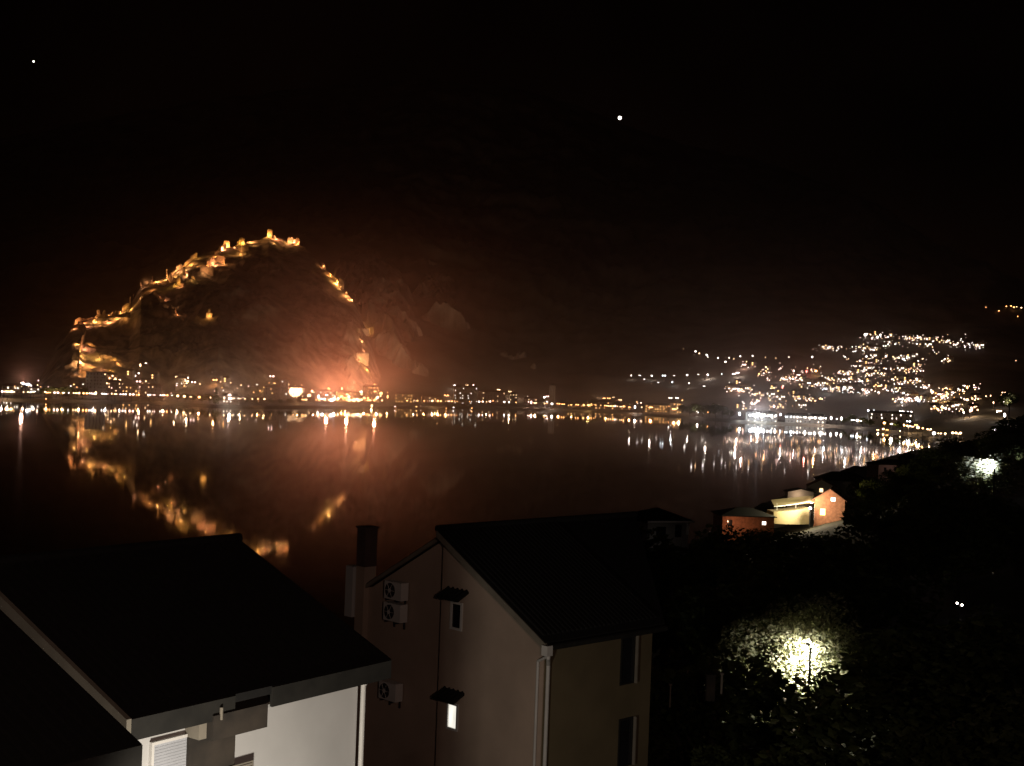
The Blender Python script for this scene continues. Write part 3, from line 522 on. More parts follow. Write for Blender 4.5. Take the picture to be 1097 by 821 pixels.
for a in [(3, 20, 411, 426, 'wallD', 'tile_red', 'yellowish building at the far left edge of the waterfront', 'win_white', .7), (22, 42, 413, 426, 'wallC', 'tile_dark', 'grey building under the bluish white lamp near the left edge', 'win_white', .6),
          (92, 113, 399, 424, 'wallC', 'tile_dark', 'tall dark grey block standing before the lit rocks at the fortress foot', 'win_warm', .04, 45, 'building', 'flat'), (115, 130, 407, 424, 'wallB', 'tile_red', 'pink building right of the tall dark grey block', 'win_warm', .5),
          (131, 147, 411, 425, 'wallD', 'tile_red', 'bright yellow floodlit building below the fortress hill', 'win_gold', .5), (150, 172, 411, 426, 'wallB', 'tile_red', 'broad dim pink building right of the bright yellow one', 'win_warm', .3),
          (188, 200, 403, 413, 'wallA', 'tile_red', 'cream house glowing on the terrace over the dark shore trees', 'win_white', .6, 160), (238, 256, 422, 436, 'wallA', 'tile_dark', 'low cream quay building in white light by the dark mast', 'win_white', .6, 22),
          (284, 326, 413, 423, 'wallA', 'tile_red', 'long cream terrace building with an even lit front', 'win_gold', .35, 150), (300, 309, 405, 418, 'wallA', 'tile_red', 'small bright church front rising above the long terrace building', 'win_white', .3, 140, 'church'),
          (338, 358, 417, 434, 'wallA', 'tile_red', 'bright cream house at the left of the brightest quarter', 'win_white', .6), (361, 385, 418, 434, 'wallD', 'tile_red', 'broad yellow house in the brightest quarter', 'win_gold', .7),
          (389, 406, 412, 434, 'wallD', 'tile_red', 'tall golden house at the right of the brightest quarter', 'win_gold', .7), (423, 442, 420, 432, 'wallD', 'tile_red', 'orange lit arcade house right of the brightest quarter', 'win_gold', .8),
          (452, 471, 423, 434, 'wallB', 'tile_red', 'low pink house between the arcade house and the big pale building', 'win_warm', .5), (486, 511, 413, 436, 'wallC', 'tile_dark', 'big pale grey building with few lit windows', 'win_white', .25),
          (512, 541, 418, 437, 'wallB', 'tile_red', 'broad salmon building lit from its quay', 'win_warm', .25), (546, 554, 420, 430, 'wallC', 'tile_dark', 'small grey house just right of the salmon building', 'win_warm', .4),
          (562, 576, 425, 436, 'wallB', 'tile_red', 'small pink house left of the slim bell tower', 'win_warm', .5), (608, 633, 431, 440, 'wallD', 'tile_red', 'low yellow restaurant with a row of lit windows at mid shore', 'win_gold', .9, 80),
          (636, 677, 429, 442, 'wallB', 'tile_red', 'long orange restaurant under dark trees at mid shore', 'win_gold', .8, 80), (691, 715, 432, 443, 'wallD', 'tile_dark', 'low orange pavilion with a bright front right of the long restaurant', 'win_gold', .9, 80),
          (718, 730, 430, 443, 'wallA', 'tile_red', 'last cream house before the dark shore trees', 'win_gold', .8, 80)]: block(*a)
block(588, 594, 411, 434, 'wallC', 'tile_dark', 'slim pale bell tower among dark trees at mid shore', 'win_warm', .0, 60, 'bell tower')
for a in [(842, 884, 443, 454, 'wallC', 'tile_dark', 'long white lit quay building on the right far shore', 'win_white', .6, 20), (800, 832, 440, 453, 'wallC', 'tile_dark', 'quay building in the strongest white light', 'win_white', .5, 20), (932, 978, 440.5, 446, 'wallA', 'tile_dark', 'long low white building behind the shore gardens', 'win_white', .6, 130)]: block(*a)

# dark trees on the far shore
def leafcloud(mb, clumps, n, size, rnd, flat=.85):
    for k in range(n):
        c, r = rnd.choice(clumps)
        while True:
            v = Vector((rnd.uniform(-1, 1), rnd.uniform(-1, 1), rnd.uniform(-1, 1)))
            if .1 < v.length < 1: break
        v = v.normalized() * v.length ** .5
        p = Vector(c) + Vector((v.x * r, v.y * r, v.z * r * flat)); s = size * rnd.uniform(.6, 1.35)
        q = Matrix.Rotation(rnd.uniform(0, 6.28), 3, 'Z') @ Matrix.Rotation(rnd.uniform(-1.2, 1.2), 3, 'X') @ Matrix.Rotation(rnd.uniform(-1, 1), 3, 'Y')
        mb.poly([p + q @ Vector(o) for o in ((-s * .5, 0, 0), (0, -s * .32, 0), (s * .55, 0, .1 * s), (0, s * .32, 0))], [(0, 1, 2, 3)])
def make_tree(name, H, Rc, n, size, seed, leaf='leaf', slim=False, nc=14):
    rnd = random.Random(seed); t = empty(name); cl = []
    for k in range(nc):
        a = rnd.uniform(0, 6.28); q = rnd.random()
        if slim: z = H * (.12 + .83 * q); r = Rc * (1.05 - q) * .9 + .3; rr_ = r * .4
        else: z = H * rnd.uniform(.42, .9); rr_ = Rc * math.sqrt(rnd.random()) * (1 - .55 * max(0, z / H - .6) / .4); r = Rc * rnd.uniform(.28, .46)
        cl.append(((math.cos(a) * rr_, math.sin(a) * rr_, z), r))
    b = MB(); b.tube([(0, 0, -1), (.1, 0, H * .3), (-.1, .1, H * .7)], [H * .026, H * .02, H * .008], 7)
    for c, r in cl[:7]:
        if not slim: b.tube([(0, 0, H * rnd.uniform(.25, .45)), (c[0] * .6, c[1] * .6, c[2] * .85), c], [H * .011, H * .007, H * .003], 5)
    b.build('trunk', M['bark'], t)
    b = MB(); leafcloud(b, cl, n, size, rnd); b.build('crown', M[leaf], t)
    return t
TREES = {'round': make_tree('broad_tree', 11, 5.5, 700, 1.5, 3), 'cyp': make_tree('cypress', 15, 2.2, 420, 1.3, 4, slim=True)}
for k in TREES.values(): k['used'] = 0
def far_tree(px, py, s, label, kind='round', group='dark trees on the far shore', dY=14, lo=None):
    o = TREES[kind]
    if o['used']: o = copy_tree(o)
    TREES[kind]['used'] = 1
    A = derot(px, py)[0]; Y = float(Yshore(A)) + dY; x = (A - 548.5) / F * Y
    o.location = (x, Y, gz(x, Y) - .3); o.rotation_euler.z = random.uniform(0, 6.28); o.scale = (s, s, s * random.uniform(.85, 1.1)); tag(o, label, 'tree', group); return o
def treerow(xs, s, where, dY=14, kind='round'):
    for i, x in enumerate(xs): far_tree(x, 436, s * random.uniform(.8, 1.2), f'dark shore tree, {ordw(i + 1)} from the left {where}', kind, dY=dY)
treerow((47, 56, 64, 73, 82, 88), .95, 'in front of the fortress foot', 26)
treerow((190, 198, 206, 216, 224, 231), .9, 'below the glowing terrace house', 24)
treerow((262, 274, 290, 300, 310, 322, 332), .7, 'below the long terrace building', 30)
treerow((575, 582, 598, 606, 615, 626, 636, 648, 660, 671), 1.0, 'behind the orange restaurants', 60)
treerow((732, 739, 746, 753, 760, 767, 774, 782), 1.25, 'in the clump right of the restaurants', 10)
treerow((905, 914, 925, 934, 950, 962), .9, 'between the quay and the shore gardens', 20)
far_tree(231, 436, 1.5, 'tall dark cypress standing like a mast by the quay building', 'cyp', dY=16)
far_tree(592, 436, 1.0, 'dark cypress beside the slim bell tower', 'cyp', dY=30)

# the lamps farthest up the slope and the smallest lights of the bright quarter, too many and too small to tell apart
for k in range(80): MASS.append((random.gauss(372, 20), random.uniform(417, 434), random.choice(['gold', 'warm', 'gold', 'orange', 'white']), random.choice((.6, .9, 1.2, 1.6))))
for k in range(60): MASS.append((random.uniform(420, 735), random.uniform(426, 436) + 3, random.choice(['gold', 'warm', 'orange', 'pink', 'white']), random.choice((.4, .6, .9))))
for k in range(60): MASS.append((random.uniform(0, 330), random.uniform(412, 428), random.choice(['gold', 'warm', 'orange', 'pink', 'white']), random.choice((.35, .5, .7))))
_b = MB(); _cs = ['white', 'cool', 'warm', 'gold', 'orange', 'red', 'pink']
for px, py, c, r in MASS:
    Yg = hit(px, py + 3).y; p = hit(px, py + 7 * F / Yg); _b.tube([(p.x, p.y, p.z - 1), (p.x, p.y, p.z + 6.3)], .14, 5); _b.ball((p.x, p.y, p.z + 7), r, 1 + _cs.index(c), 1, .85)
tag(_b.build('small_town_lights', [M['steel']] + [E_[c] for c in _cs]), kind='stuff')

# strong floodlights added along the quays, aimed up to make the haze glow
def mast(px, py, power, col, c, label, dY=8, ang=165, h=14):
    A = derot(px, py)[0]; Y = float(Yshore(A)) + dY; p = at(px, py, Y); x, y = p.x, p.y; g = gz(x, y); h = max(6, p.z - g)
    t = empty('added_glow_mast', (x, y, g), math.atan2(-x, y) * -1 * -1, label, 'light mast')
    b = MB(); b.tube([(0, 0, -1), (0, 0, h)], [.3, .16], 8); b.build('pole', M['steel'], t)
    b = MB(); b.box((-1.6, -.3, h - .2), (1.6, .3, h + 1.2)); b.build('lamp_housing', M['steel'], t)
    b = MB(); b.box((-1.4, -.36, h), (1.4, -.31, h + 1.0)); b.build('lamp_glass', E_[c], t)
    s = spot(t, (0, -.9, h + .5), Vector((0, -1, .62)), power, col, 82, 1.5, .8); return t
mast(372, 423, 800000, (1, .39, .22), 'warm', 'added tall warm floodlight mast at the brightest quarter of the old town')
mast(350, 424, 380000, (1, .40, .24), 'white', 'added whitish floodlight mast just left of the brightest quarter')
mast(402, 420, 330000, (1, .36, .19), 'gold', 'added golden floodlight mast right of the brightest quarter')
mast(812, 444, 120000, (.92, .95, 1), 'cool', 'added cool white floodlight mast on the right quay')
mast(24, 411, 110000, (1, .50, .36), 'white', 'added white floodlight mast at the left end of the waterfront')
mast(955, 455, 30000, (1, .85, .62), 'warm', 'added floodlight mast in the yellow lit shore gardens')
mast(246, 424, 20000, (1, .75, .6), 'white', 'added floodlight mast by the low cream quay building')
# cliff floodlights at the back of the old town, aimed at the crags
def cliff_light(px, py, aim_px, Yaim, power, label, ang=34):
    p = hit(px, 431, 1300, 2300); q = at(aim_px[0], aim_px[1], Yaim); v = (q - p)
    t = empty('cliff_floodlight', p, math.atan2(v.y, v.x) - math.pi / 2, label, 'floodlight')
    b = MB(); b.tube([(0, 0, -1), (0, 0, 6)], .15, 6); b.build('pole', M['steel'], t)
    b = MB(); b.box((-.9, -.4, 6), (.9, .4, 7.2)); b.build('lamp_housing', M['steel'], t)
    Rz = Matrix.Rotation(-(math.atan2(v.y, v.x) - math.pi / 2), 3, 'Z'); spot(t, (0, .9, 6.6), Rz @ v, power, (1, .62, .38), ang, .5, .8); return t
cliff_light(398, 392, (400, 300), 2500, 2.0e6, 'floodlight at the old town edge aimed at the round crag')
cliff_light(430, 412, (475, 310), 2700, 1.0e6, 'floodlight behind the arcade house aimed at the second crag')
cliff_light(316, 412, (318, 335), 1950, 1.1e6, 'floodlight above the long terrace aimed at the bare hill face', 44)
cliff_light(478, 424, (565, 350), 2700, 7e5, 'floodlight left of the big pale building aimed at the low slopes', 46)
cliff_light(640, 424, (690, 345), 2700, 2.5e5, 'floodlight behind the long restaurant aimed at the dark slope', 50)
cliff_light(60, 424, (64, 385), 1700, 9e4, 'floodlight at the left foot of the fortress hill', 70)
print('lamps', NL, 'objects', len(bpy.data.objects))

# ------------------------------------------------------------------ near houses, built in their own frames (length, depth, up)
def frame(P0, th):
    l = Vector((math.sin(th), math.cos(th), 0)); g = Vector((-math.cos(th), math.sin(th), 0)); return Vector(P0), l, g
def framed(P0, l, g): return lambda s, t, z: (s * l.x + t * g.x, s * l.y + t * g.y, z)
def onplane(px, py, P0, l, g, s=None, t=None):        # photo pixel -> (length, depth, up) on the plane length=s or depth=t
    d = Vector(ray(px, py)); E0 = Vector((0, 0, EYE)); n = l if s is not None else g; k = s if s is not None else t
    q = E0 + d * (((Vector(P0) + n * k - E0).dot(n)) / d.dot(n)) - Vector(P0); return q.dot(l), q.dot(g), q.z
class FB(MB):                                          # MB in a house frame
    def __init__(s, L): super().__init__(); s.L = L
    def bx(s, a, b, mi=0):
        x0, y0, z0 = a; x1, y1, z1 = b; L = s.L
        s.poly([L(*p) for p in ((x0, y0, z0), (x1, y0, z0), (x1, y1, z0), (x0, y1, z0), (x0, y0, z1), (x1, y0, z1), (x1, y1, z1), (x0, y1, z1))],
               [(0, 3, 2, 1), (4, 5, 6, 7), (0, 1, 5, 4), (1, 2, 6, 5), (2, 3, 7, 6), (3, 0, 4, 7)], mi)
    def sl(s, top, th, mi=0): s.slab([s.L(*p) for p in top], th, mi)
    def prism(s, poly, lo, hi, ax, mi=0):              # polygon in (other axis, up) swept along length (ax=0) or depth (ax=1)
        P = [s.L(*((k, p[0], p[1]) if ax == 0 else (p[0], k, p[1]))) for k in (lo, hi) for p in poly]; n = len(poly)
        s.poly(P, [tuple(range(n)), tuple(range(2 * n - 1, n - 1, -1))] + [(i, i + n, (i + 1) % n + n, (i + 1) % n) for i in range(n)], mi)
    def tb(s, pts, r, seg=10, mi=0): s.tube([s.L(*p) for p in pts], r, seg, mi)
def tiles(fb, o, du, dv, nu, nv, r=.055):              # rows of raised pan tiles: o origin, du along the eave, dv up the slope
    o, du, dv = Vector(o), Vector(du), Vector(dv)
    for i in range(nu):
        a = o + du * (i + .5) / nu; fb.tb([a, a + dv], r, 5)

# ---- house B: gabled house in the middle
PB, lB, gB = frame((1.181, 36, 32.775), .7897); LB = framed(PB, lB, gB); W2, RISE = 4.643, 2.616
hb = empty('gabled_house', PB, 0, 'beige gabled house with black roof and two small hooded windows on its gable', 'house')
GL, GW = .28, .30                                      # gable wall plane, side wall plane
zt = lambda t: RISE * (1 - abs(t - W2) / W2) - .18     # underside of the roof
b = FB(LB); b.prism([(W2, -9), (GW, -9), (GW, zt(GW)), (W2, zt(W2))], GL, 5.0, 0)
b.prism([(GW + .02, -9), (GW + .02, zt(GW) - .01), (W2, zt(W2) - .01), (W2, -9)], 4.99, 5.05, 0)
b.build('wall', M['render_beige'], hb)
b = FB(LB); b.prism([(W2 + .003, -9), (W2 + .003, zt(W2) - .02), (2 * W2 - .3, zt(2 * W2 - .3) - .02), (2 * W2 - .3, -9)], GL + .32, 9.0, 0); b.build('recessed_wall', M['render_beige'], hb)
b = FB(LB); b.bx((GL + .03, GW - .015, -9), (5.03, GW - .002, zt(GW) - .03)); b.build('side_wall', M['render_ochre_shaded'], hb)
b = FB(LB); b.sl([(0, 0, 0), (5.25, 0, 0), (9.28, W2, RISE), (0, W2, RISE)], .16); b.sl([(GL + .2, W2, RISE), (9.28, W2, RISE), (9.28, 2 * W2, 0), (GL + .2, 2 * W2, 0)], .13)
tiles(b, (.1, .22, .13), (5.1, 0, 0), (0, W2 - .25, RISE - .14), 26, 1); b.tb([(0, W2, RISE + .03), (9.28, W2, RISE + .03)], .11, 8); b.build('roof', M['tile_dark'], hb)
b = FB(LB); b.sl([(-.03, -.02, -.03), (.06, -.02, -.03), (.06, W2, RISE - .03), (-.03, W2, RISE - .03)], .2); b.sl([(GL + .17, W2, RISE - .03), (GL + .26, W2, RISE - .03), (GL + .26, 2 * W2, -.03), (GL + .17, 2 * W2, -.03)], .12); b.build('bargeboard', M['bargeboard'], hb)
b = FB(LB); b.tb([(-.05, -.09, -.13), (5.2, -.09, -.15)], .085, 10); b.build('gutter', M['fascia'], hb)
dp = [(.05, -.09, -.2), (.05, -.09, -.42), (GL + .10, GW - .09, -.72), (GL + .10, GW - .09, -9)]
b = FB(LB); b.tb(dp, .055); b.bx((-.12, -.2, -.34), (.1, .02, -.06)); b.build('downpipe', M['white'], hb)
b = FB(LB); b.tb([(GL - .06, GW + .16, -.62), (GL - .06, GW + .16, -9)], .04); b.tb([(GL - .06, GW + .16, -.62), (.05, -.05, -.38)], .04); b.build('downpipe', M['white'], hb)
def win_gable(px, py, w, h, lit):
    _, t, z = onplane(px, py, PB, lB, gB, s=GL); b = FB(LB); f = .07
    for a, c in (((t - w / 2, z - h / 2), (t + w / 2, z - h / 2 + f)), ((t - w / 2, z + h / 2 - f), (t + w / 2, z + h / 2)), ((t - w / 2, z - h / 2 + f), (t - w / 2 + f, z + h / 2 - f)), ((t + w / 2 - f, z - h / 2 + f), (t + w / 2, z + h / 2 - f))):
        b.bx((GL - .05, a[0], a[1]), (GL + .02, c[0], c[1]))
    wn_ = b.build('window', M['white'], hb)
    if lit: wn_['label'] = 'lit white framed bathroom window'
    b = FB(LB); b.bx((GL - .006, t - w / 2 + f, z - h / 2 + f), (GL + .01, t + w / 2 - f, z + h / 2 - f)); b.build('pane', E_['win_near'] if lit else M['glass'], wn_)
    b = FB(LB); z1 = z + h / 2 + .22; b.prism([(GL - .42, z1 - .06), (GL, z1 + .16), (GL, z1 + .08), (GL - .42, z1 - .13)], t - w / 2 - .22, t + w / 2 + .22, 1)
    for k in range(5): b.tb([(GL - .43, t - w / 2 - .14 + k * (w + .28) / 4, z1 - .05), (GL, t - w / 2 - .14 + k * (w + .28) / 4, z1 + .17)], .045, 6)
    b.build('window_hood', M['tile_dark'], hb)
win_gable(489.5, 660, .52, .84, False); win_gable(485.2, 767.5, .50, .82, True)
for px, py in ((671.5, 707), (669, 795)):
    s, _, z = onplane(px, py, PB, lB, gB, t=GW); w, h = .52, 1.45
    b = FB(LB); b.bx((s - w / 2 - .06, GW - .05, z - h / 2), (s - w / 2, GW + .02, z + h / 2)); b.bx((s + w / 2, GW - .05, z - h / 2), (s + w / 2 + .06, GW + .02, z + h / 2)); b.bx((s - w / 2, GW - .05, z + h / 2 - .06), (s + w / 2, GW + .02, z + h / 2)); b.bx((s - w / 2, GW - .05, z - h / 2), (s + w / 2, GW + .02, z - h / 2 + .05))
    wn_ = b.build('side_window', M['fascia'], hb)
    b = FB(LB); b.bx((s - w / 2 + .005, GW - .022, z - h / 2 + .05), (s + w / 2 - .005, GW - .017, z + h / 2 - .06)); b.build('pane', M['glass'], wn_)
    b = FB(LB); b.bx((s + w / 2 + .07, GW - .14, z - h / 2), (s + w / 2 + .11, GW - .03, z + h / 2)); b.build('open_shutter', M['bargeboard'], hb)
# chimney standing on the left rake, and its white flue box
s0 = GL + .1; t0 = onplane(386, 605, PB, lB, gB, s=s0)[1]
zc = onplane(386, 566, PB, lB, gB, s=s0)[2]
zb_ = onplane(386, 607, PB, lB, gB, s=s0)[2]; b = FB(LB); b.bx((s0, t0 - .22, zb_), (s0 + .5, t0 + .22, zc)); b.bx((s0 - .04, t0 - .26, zc), (s0 + .54, t0 + .26, zc + .06)); b.bx((s0 + .1, t0 + .2, zc - .62), (s0 + .4, t0 + .235, zc - .38), 1)
b.build('chimney', [M['chimney'], M['glass']], hb)
b = FB(LB); b.bx((s0 + .01, t0 - .215, -9), (s0 + .49, t0 + .215, zb_ - .002)); b.build('chimney_breast', M['render_beige'], hb)
b = FB(LB); z1 = onplane(380, 607, PB, lB, gB, s=s0)[2]; b.bx((s0 - .1, t0 + .24, z1 - 1.65), (s0 + .5, t0 + .62, z1)); b.prism([(t0 + .621, z1 - .15), (t0 + .8, z1 - .45), (t0 + .8, z1 - .75), (t0 + .621, z1 - .62)], s0 + .1, s0 + .4, 0); b.build('flue_box', M['render_white'], hb)
# outdoor air conditioners on the recessed wall
def aircon(px, py, label, P0, l, g, s, normal_l=True, w=.82, h=.56):
    q = onplane(px, py, P0, l, g, s=s) if normal_l else onplane(px, py, P0, l, g, t=s)
    o = Vector(P0) + l * q[0] + g * q[1] + Vector((0, 0, q[2])); out = -l if normal_l else -g
    t = empty('air_conditioner', o, math.atan2(out.y, out.x) + math.pi / 2, label, 'air conditioner')      # local -y points out of the wall
    b = MB(); b.box((-w / 2, -.36, -h / 2), (w / 2, -.06, h / 2)); b.build('casing', M['white'], t)
    b = MB(); b.tube([(-w * .14, -.361, 0), (-w * .14, -.385, 0)], h * .41, 20); gr = b.build('fan_grille', M['steel'], t)
    b = MB(); b.tube([(-w * .14, -.386, 0), (-w * .14, -.40, 0)], h * .12, 12)
    for k in range(6): a = k * math.pi / 3; b.tube([(-w * .14 + math.cos(a) * h * .1, -.392, math.sin(a) * h * .1), (-w * .14 + math.cos(a) * h * .4, -.392, math.sin(a) * h * .4)], .008, 5)
    b.build('fan_guard', M['white'], gr)
    b = MB()
    for sx in (-.3, .3): b.box((sx * w - .02, -.38, -h / 2 - .05), (sx * w + .02, .0, -h / 2 - .002)); b.box((sx * w - .02, -.055, -h / 2 - .25), (sx * w + .02, .0, -h / 2 - .051))
    b.build('bracket', M['steel'], t)
aircon(430, 632, 'upper one of the two stacked air conditioners on the dark left half of the gable', PB, lB, gB, GL + .32)
aircon(429, 655, 'lower one of the two stacked air conditioners on the dark left half of the gable', PB, lB, gB, GL + .32)
aircon(424, 739, 'single low air conditioner beside the white downpipe corner of the black roofed house', PB, lB, gB, GL + .32)

# ---- house A: white walled house with the broad black roof, lower left
thA = .93788; PA = Vector((-2.1155, 25, 34.562)); lA = Vector((-math.cos(thA), -math.sin(thA), 0)) ; gA = Vector((-math.sin(thA), math.cos(thA), 0))
lA = Vector((-math.cos(thA), -math.sin(thA), 0)); LA = framed(PA, lA, gA); WA, RA, SA = 4.356, 1.846, 6.057
ha = empty('white_house', PA, 0, 'white walled house with a broad black roof and dark stained eaves at the lower left', 'house')
FZ = -.36
b = FB(LA); b.sl([(0, 0, 0), (0, WA, RA), (SA, WA, RA), (SA, 0, 0)], .14); b.sl([(0, WA, RA), (0, 2 * WA, 0), (SA, 2 * WA, 0), (SA, WA, RA)], .14)
tiles(b, (.08, .22, .10), (SA - .16, 0, 0), (0, WA - .25, RA - .11), 30, 1); b.tb([(0, WA, RA + .03), (SA, WA, RA + .03)], .11, 8); b.build('roof', M['tile_dark'], ha)
wz = lambda t: RA * (1 - abs(t - WA) / WA) - .16
b = FB(LA); b.prism([(.45, -8), (.45, wz(.45)), (WA, wz(WA)), (2 * WA - .45, wz(2 * WA - .45)), (2 * WA - .45, -8)], .42, SA - .3, 0); b.build('wall', M['render_white'], ha)
s1 = onplane(291, 738, PA, lA, gA, t=0)[0]; s2 = onplane(251, 748, PA, lA, gA, t=0)[0]
b = FB(LA); b.bx((.02, -.03, FZ), (s1, .03, -.02)); b.build('fascia', M['fascia'], ha)
b = FB(LA); b.bx((s2, -.03, FZ), (SA - .02, .03, -.02)); b.build('fascia', M['fascia'], ha)
b = FB(LA); b.bx((.1, .031, FZ + .04), (SA - .1, .45, FZ + .08)); b.build('soffit', M['concrete'], ha)
b = FB(LA); b.sl([(SA, -.05, -.0), (SA, WA, RA), (SA + .09, WA, RA), (SA + .09, -.05, 0)], .36); b.build('bargeboard', M['bargeboard'], ha)
b = FB(LA); b.tb([(.36, .36, FZ + .02), (.36, .36, -8)], .05, 12); b.tb([(.36, .36, FZ - .02), (.36, .36, FZ - .14)], .068, 12); b.build('downpipe', M['white'], ha)
# stepped concrete chimney breast under the gap of the eaves
c = lambda px, py, t: onplane(px, py, PA, lA, gA, t=t)
a0, a1 = c(295, 770, -.25), c(237, 780, -.25)
b = FB(LA); b.bx((a0[0], -.06, c(265, 789, -.25)[2]), (a1[0], .449, c(265, 763, -.25)[2])); b.build('cornice', M['concrete'], ha)
b = FB(LA); b.bx((a1[0] + .002, .1, c(235, 796, -.25)[2]), (a1[0] + .16, .449, c(235, 771, -.25)[2])); b.build('lit_cornice_end', M['bargeboard'], ha)  # pale end slab of the cornice; its lamp-lit look is put into the colour
d0, d1 = c(271, 800, -.1), c(222, 800, -.1)
b = FB(LA); b.bx((d0[0], .34, -8), (d1[0], .448, c(265, 789, -.25)[2] - .003)); b.build('chimney_breast', M['concrete'], ha)
b = FB(LA); sm = c(237, 765, -.05)[0]; b.tb([(sm, -.05, c(237, 771, -.05)[2]), (sm, -.05, c(237, 758, -.05)[2])], .03, 8); b.build('vent_pipe', M['bargeboard'], ha)
# roller-shuttered window
p0, p1 = c(210, 783, .44), c(163, 797, .44); zt_ = p0[2]
b = FB(LA); b.bx((p0[0] - .05, .38, zt_ - 1.5), (p0[0], .449, zt_)); b.bx((p1[0], .38, zt_ - 1.5), (p1[0] + .05, .449, zt_)); b.bx((p0[0], .38, zt_ - .05), (p1[0], .449, zt_)); wa = b.build('window', M['white'], ha)
b = FB(LA)
for k in range(29): b.bx((p0[0] + .005, .405, zt_ - .1 - k * .05), (p1[0] - .005, .44, zt_ - .054 - k * .05)); 
b.build('roller_shutter', M['shutter'], wa)
q = c(258, 818, .33)
b = FB(LA); b.bx((q[0] - .28, .318, q[2] - .3), (q[0] + .28, .337, q[2]))
for k in range(5): b.bx((q[0] - .24, .305, q[2] - .06 - k * .055), (q[0] + .24, .317, q[2] - .035 - k * .055))
b.build('flat_ac_stand_in', M['bargeboard'], ha)  # flush grille standing in for an air conditioner, flattened to avoid its shadow
# lower lean-to roof on the left
e0 = c(152, 797, -.7); ez = e0[2]
b = FB(LA); b.sl([(e0[0], -.7, ez), (e0[0], 5.2, ez + 2.35), (e0[0] + 7, 5.2, ez + 2.35), (e0[0] + 7, -.7, ez)], .1); tiles(b, (e0[0], -.5, ez + .07), (7, 0, 0), (0, 5.6, 2.23), 30, 1); b.build('lean_to_roof', M['tile_dark'], ha)
b = FB(LA); b.bx((e0[0] + .01, -.73, ez - .42), (e0[0] + 7, -.67, ez - .01)); b.build('lean_to_fascia', M['fascia'], ha)
b = FB(LA); b.bx((e0[0] + .35, -.25, -8), (e0[0] + 6.8, 2.5, ez - .12)); b.build('lean_to_wall', M['render_white'], ha)
# garden lamp in the yard between the two houses (just under the picture): it lights both walls
def lamp_post(x, y, ztop, label, power, col, c='white', zb=None, rad=.12, arm=0):
    zb = gz(x, y) if zb is None else zb; h = ztop - zb
    t = empty('lamp_post', (x, y, zb), 0, label, 'lamp post')
    b = MB(); b.tube([(0, 0, -.5), (0, 0, h - .25)], [.06, .045], 10); b.tube([(0, 0, -.1), (0, 0, .3)], .1, 10); b.build('pole', M['steel'], t)
    b = MB(); b.ball((0, 0, h), rad, 0, 3); b.build('lamp_globe', E_[c], t)
    b = MB(); b.tube([(0, 0, h - .25), (0, 0, h - rad * .9)], [.05, .08], 10); b.build('lamp_collar', M['steel'], t)
    if power: point(t, (0, 0, h + rad + .06), power, col, .12)
    return t
yl = lamp_post(-3.4, 17.5, 30.9, 'garden lamp in the yard between the white house and the gabled house', 0, (1, .86, .66))
b = MB(); b.tube([(.10, -.16, yl_h - .1), (.10, -.16, yl_h + .2)], .2, 10) if (yl_h := 30.9 - yl.location.z) else None; b.build('lamp_shade', M['steel'], yl)
spot(yl, (-.05, .2, yl_h + .1), Vector((-.30, 1, .10)), 1350, (1, .90, .76), 125, .3, .5)

# ------------------------------------------------------------------ houses lower down the slope
def slope_house(px, py, Y, w, d, hw, rs, rz, wall, roofm, label, hip=False, win=()):
    p = at(px, py, Y); t = empty('house', p, R(rz), label, 'house')                        # px, py: middle of the front eave
    b = MB(); b.box((-w / 2, 0, -hw), (w / 2, d, 0))
    if not hip: b.poly([(-w / 2, 0, 0), (w / 2, 0, 0), (0, 0, rs), (-w / 2, d, 0), (w / 2, d, 0), (0, d, rs)], [(0, 1, 2), (4, 3, 5)])
    b.box((-w / 2 - .1, -.1, -hw - 12), (w / 2 + .1, d + .1, -hw))
    b.build('wall', M[wall], t); b = MB(); e = .5
    if hip:
        k = w / 2 - d / 2 if w > d else .1
        b.slab([(-w / 2 - e, -e, 0), (w / 2 + e, -e, 0), (k, d / 2, rs), (-k, d / 2, rs)], .2); b.slab([(-w / 2 - e, d + e, 0), (-k, d / 2, rs), (k, d / 2, rs), (w / 2 + e, d + e, 0)], .2)
        b.slab([(w / 2 + e, -e, 0), (w / 2 + e, d + e, 0), (k, d / 2, rs)], .2); b.slab([(-w / 2 - e, d + e, 0), (-w / 2 - e, -e, 0), (-k, d / 2, rs)], .2)
    else:
        b.slab([(-w / 2 - e, -e, -e * rs / w * 2 + .1), (0, -e, rs + .1), (0, d + e, rs + .1), (-w / 2 - e, d + e, -e * rs / w * 2 + .1)], .18)
        b.slab([(w / 2 + e, -e, -e * rs / w * 2 + .1), (w / 2 + e, d + e, -e * rs / w * 2 + .1), (0, d + e, rs + .1), (0, -e, rs + .1)], .18)
    b.build('roof', M[roofm], t)
    for x, z, w_, h_, m_ in win:
        b = MB(); b.box((x - w_ / 2, -.06, z), (x + w_ / 2, .04, z + h_)); b.build('window', E_[m_] if m_ in E_ else M[m_], t)
    return t
def rad_light(parent, loc, power, col, r=.15): return point(parent, loc, power, col, r)
# dark house with a pale lit eave, right of the gabled house
hc = slope_house(716, 558, 150, 5.2, 6, 2.6, 1.2, 20, 'wallC', 'tile_dark', 'dark little house with a pale eave edge beyond the gabled house roof', True, [(-.9, -1.9, 1.2, 1.2, 'glass'), (1.3, -1.9, .8, 1.4, 'glass')])
b = MB(); b.box((-2.9, -.62, -.16), (2.9, -.52, .04)); b.build('gutter', M['white'], hc)
b = MB(); b.box((2.35, -.2, -1.6), (2.6, -.02, -.2)); b.build('downpipe', M['white'], hc)
rad_light(hc, (-1.6, -2.2, -2.2), 3, (1, .9, .8)); 
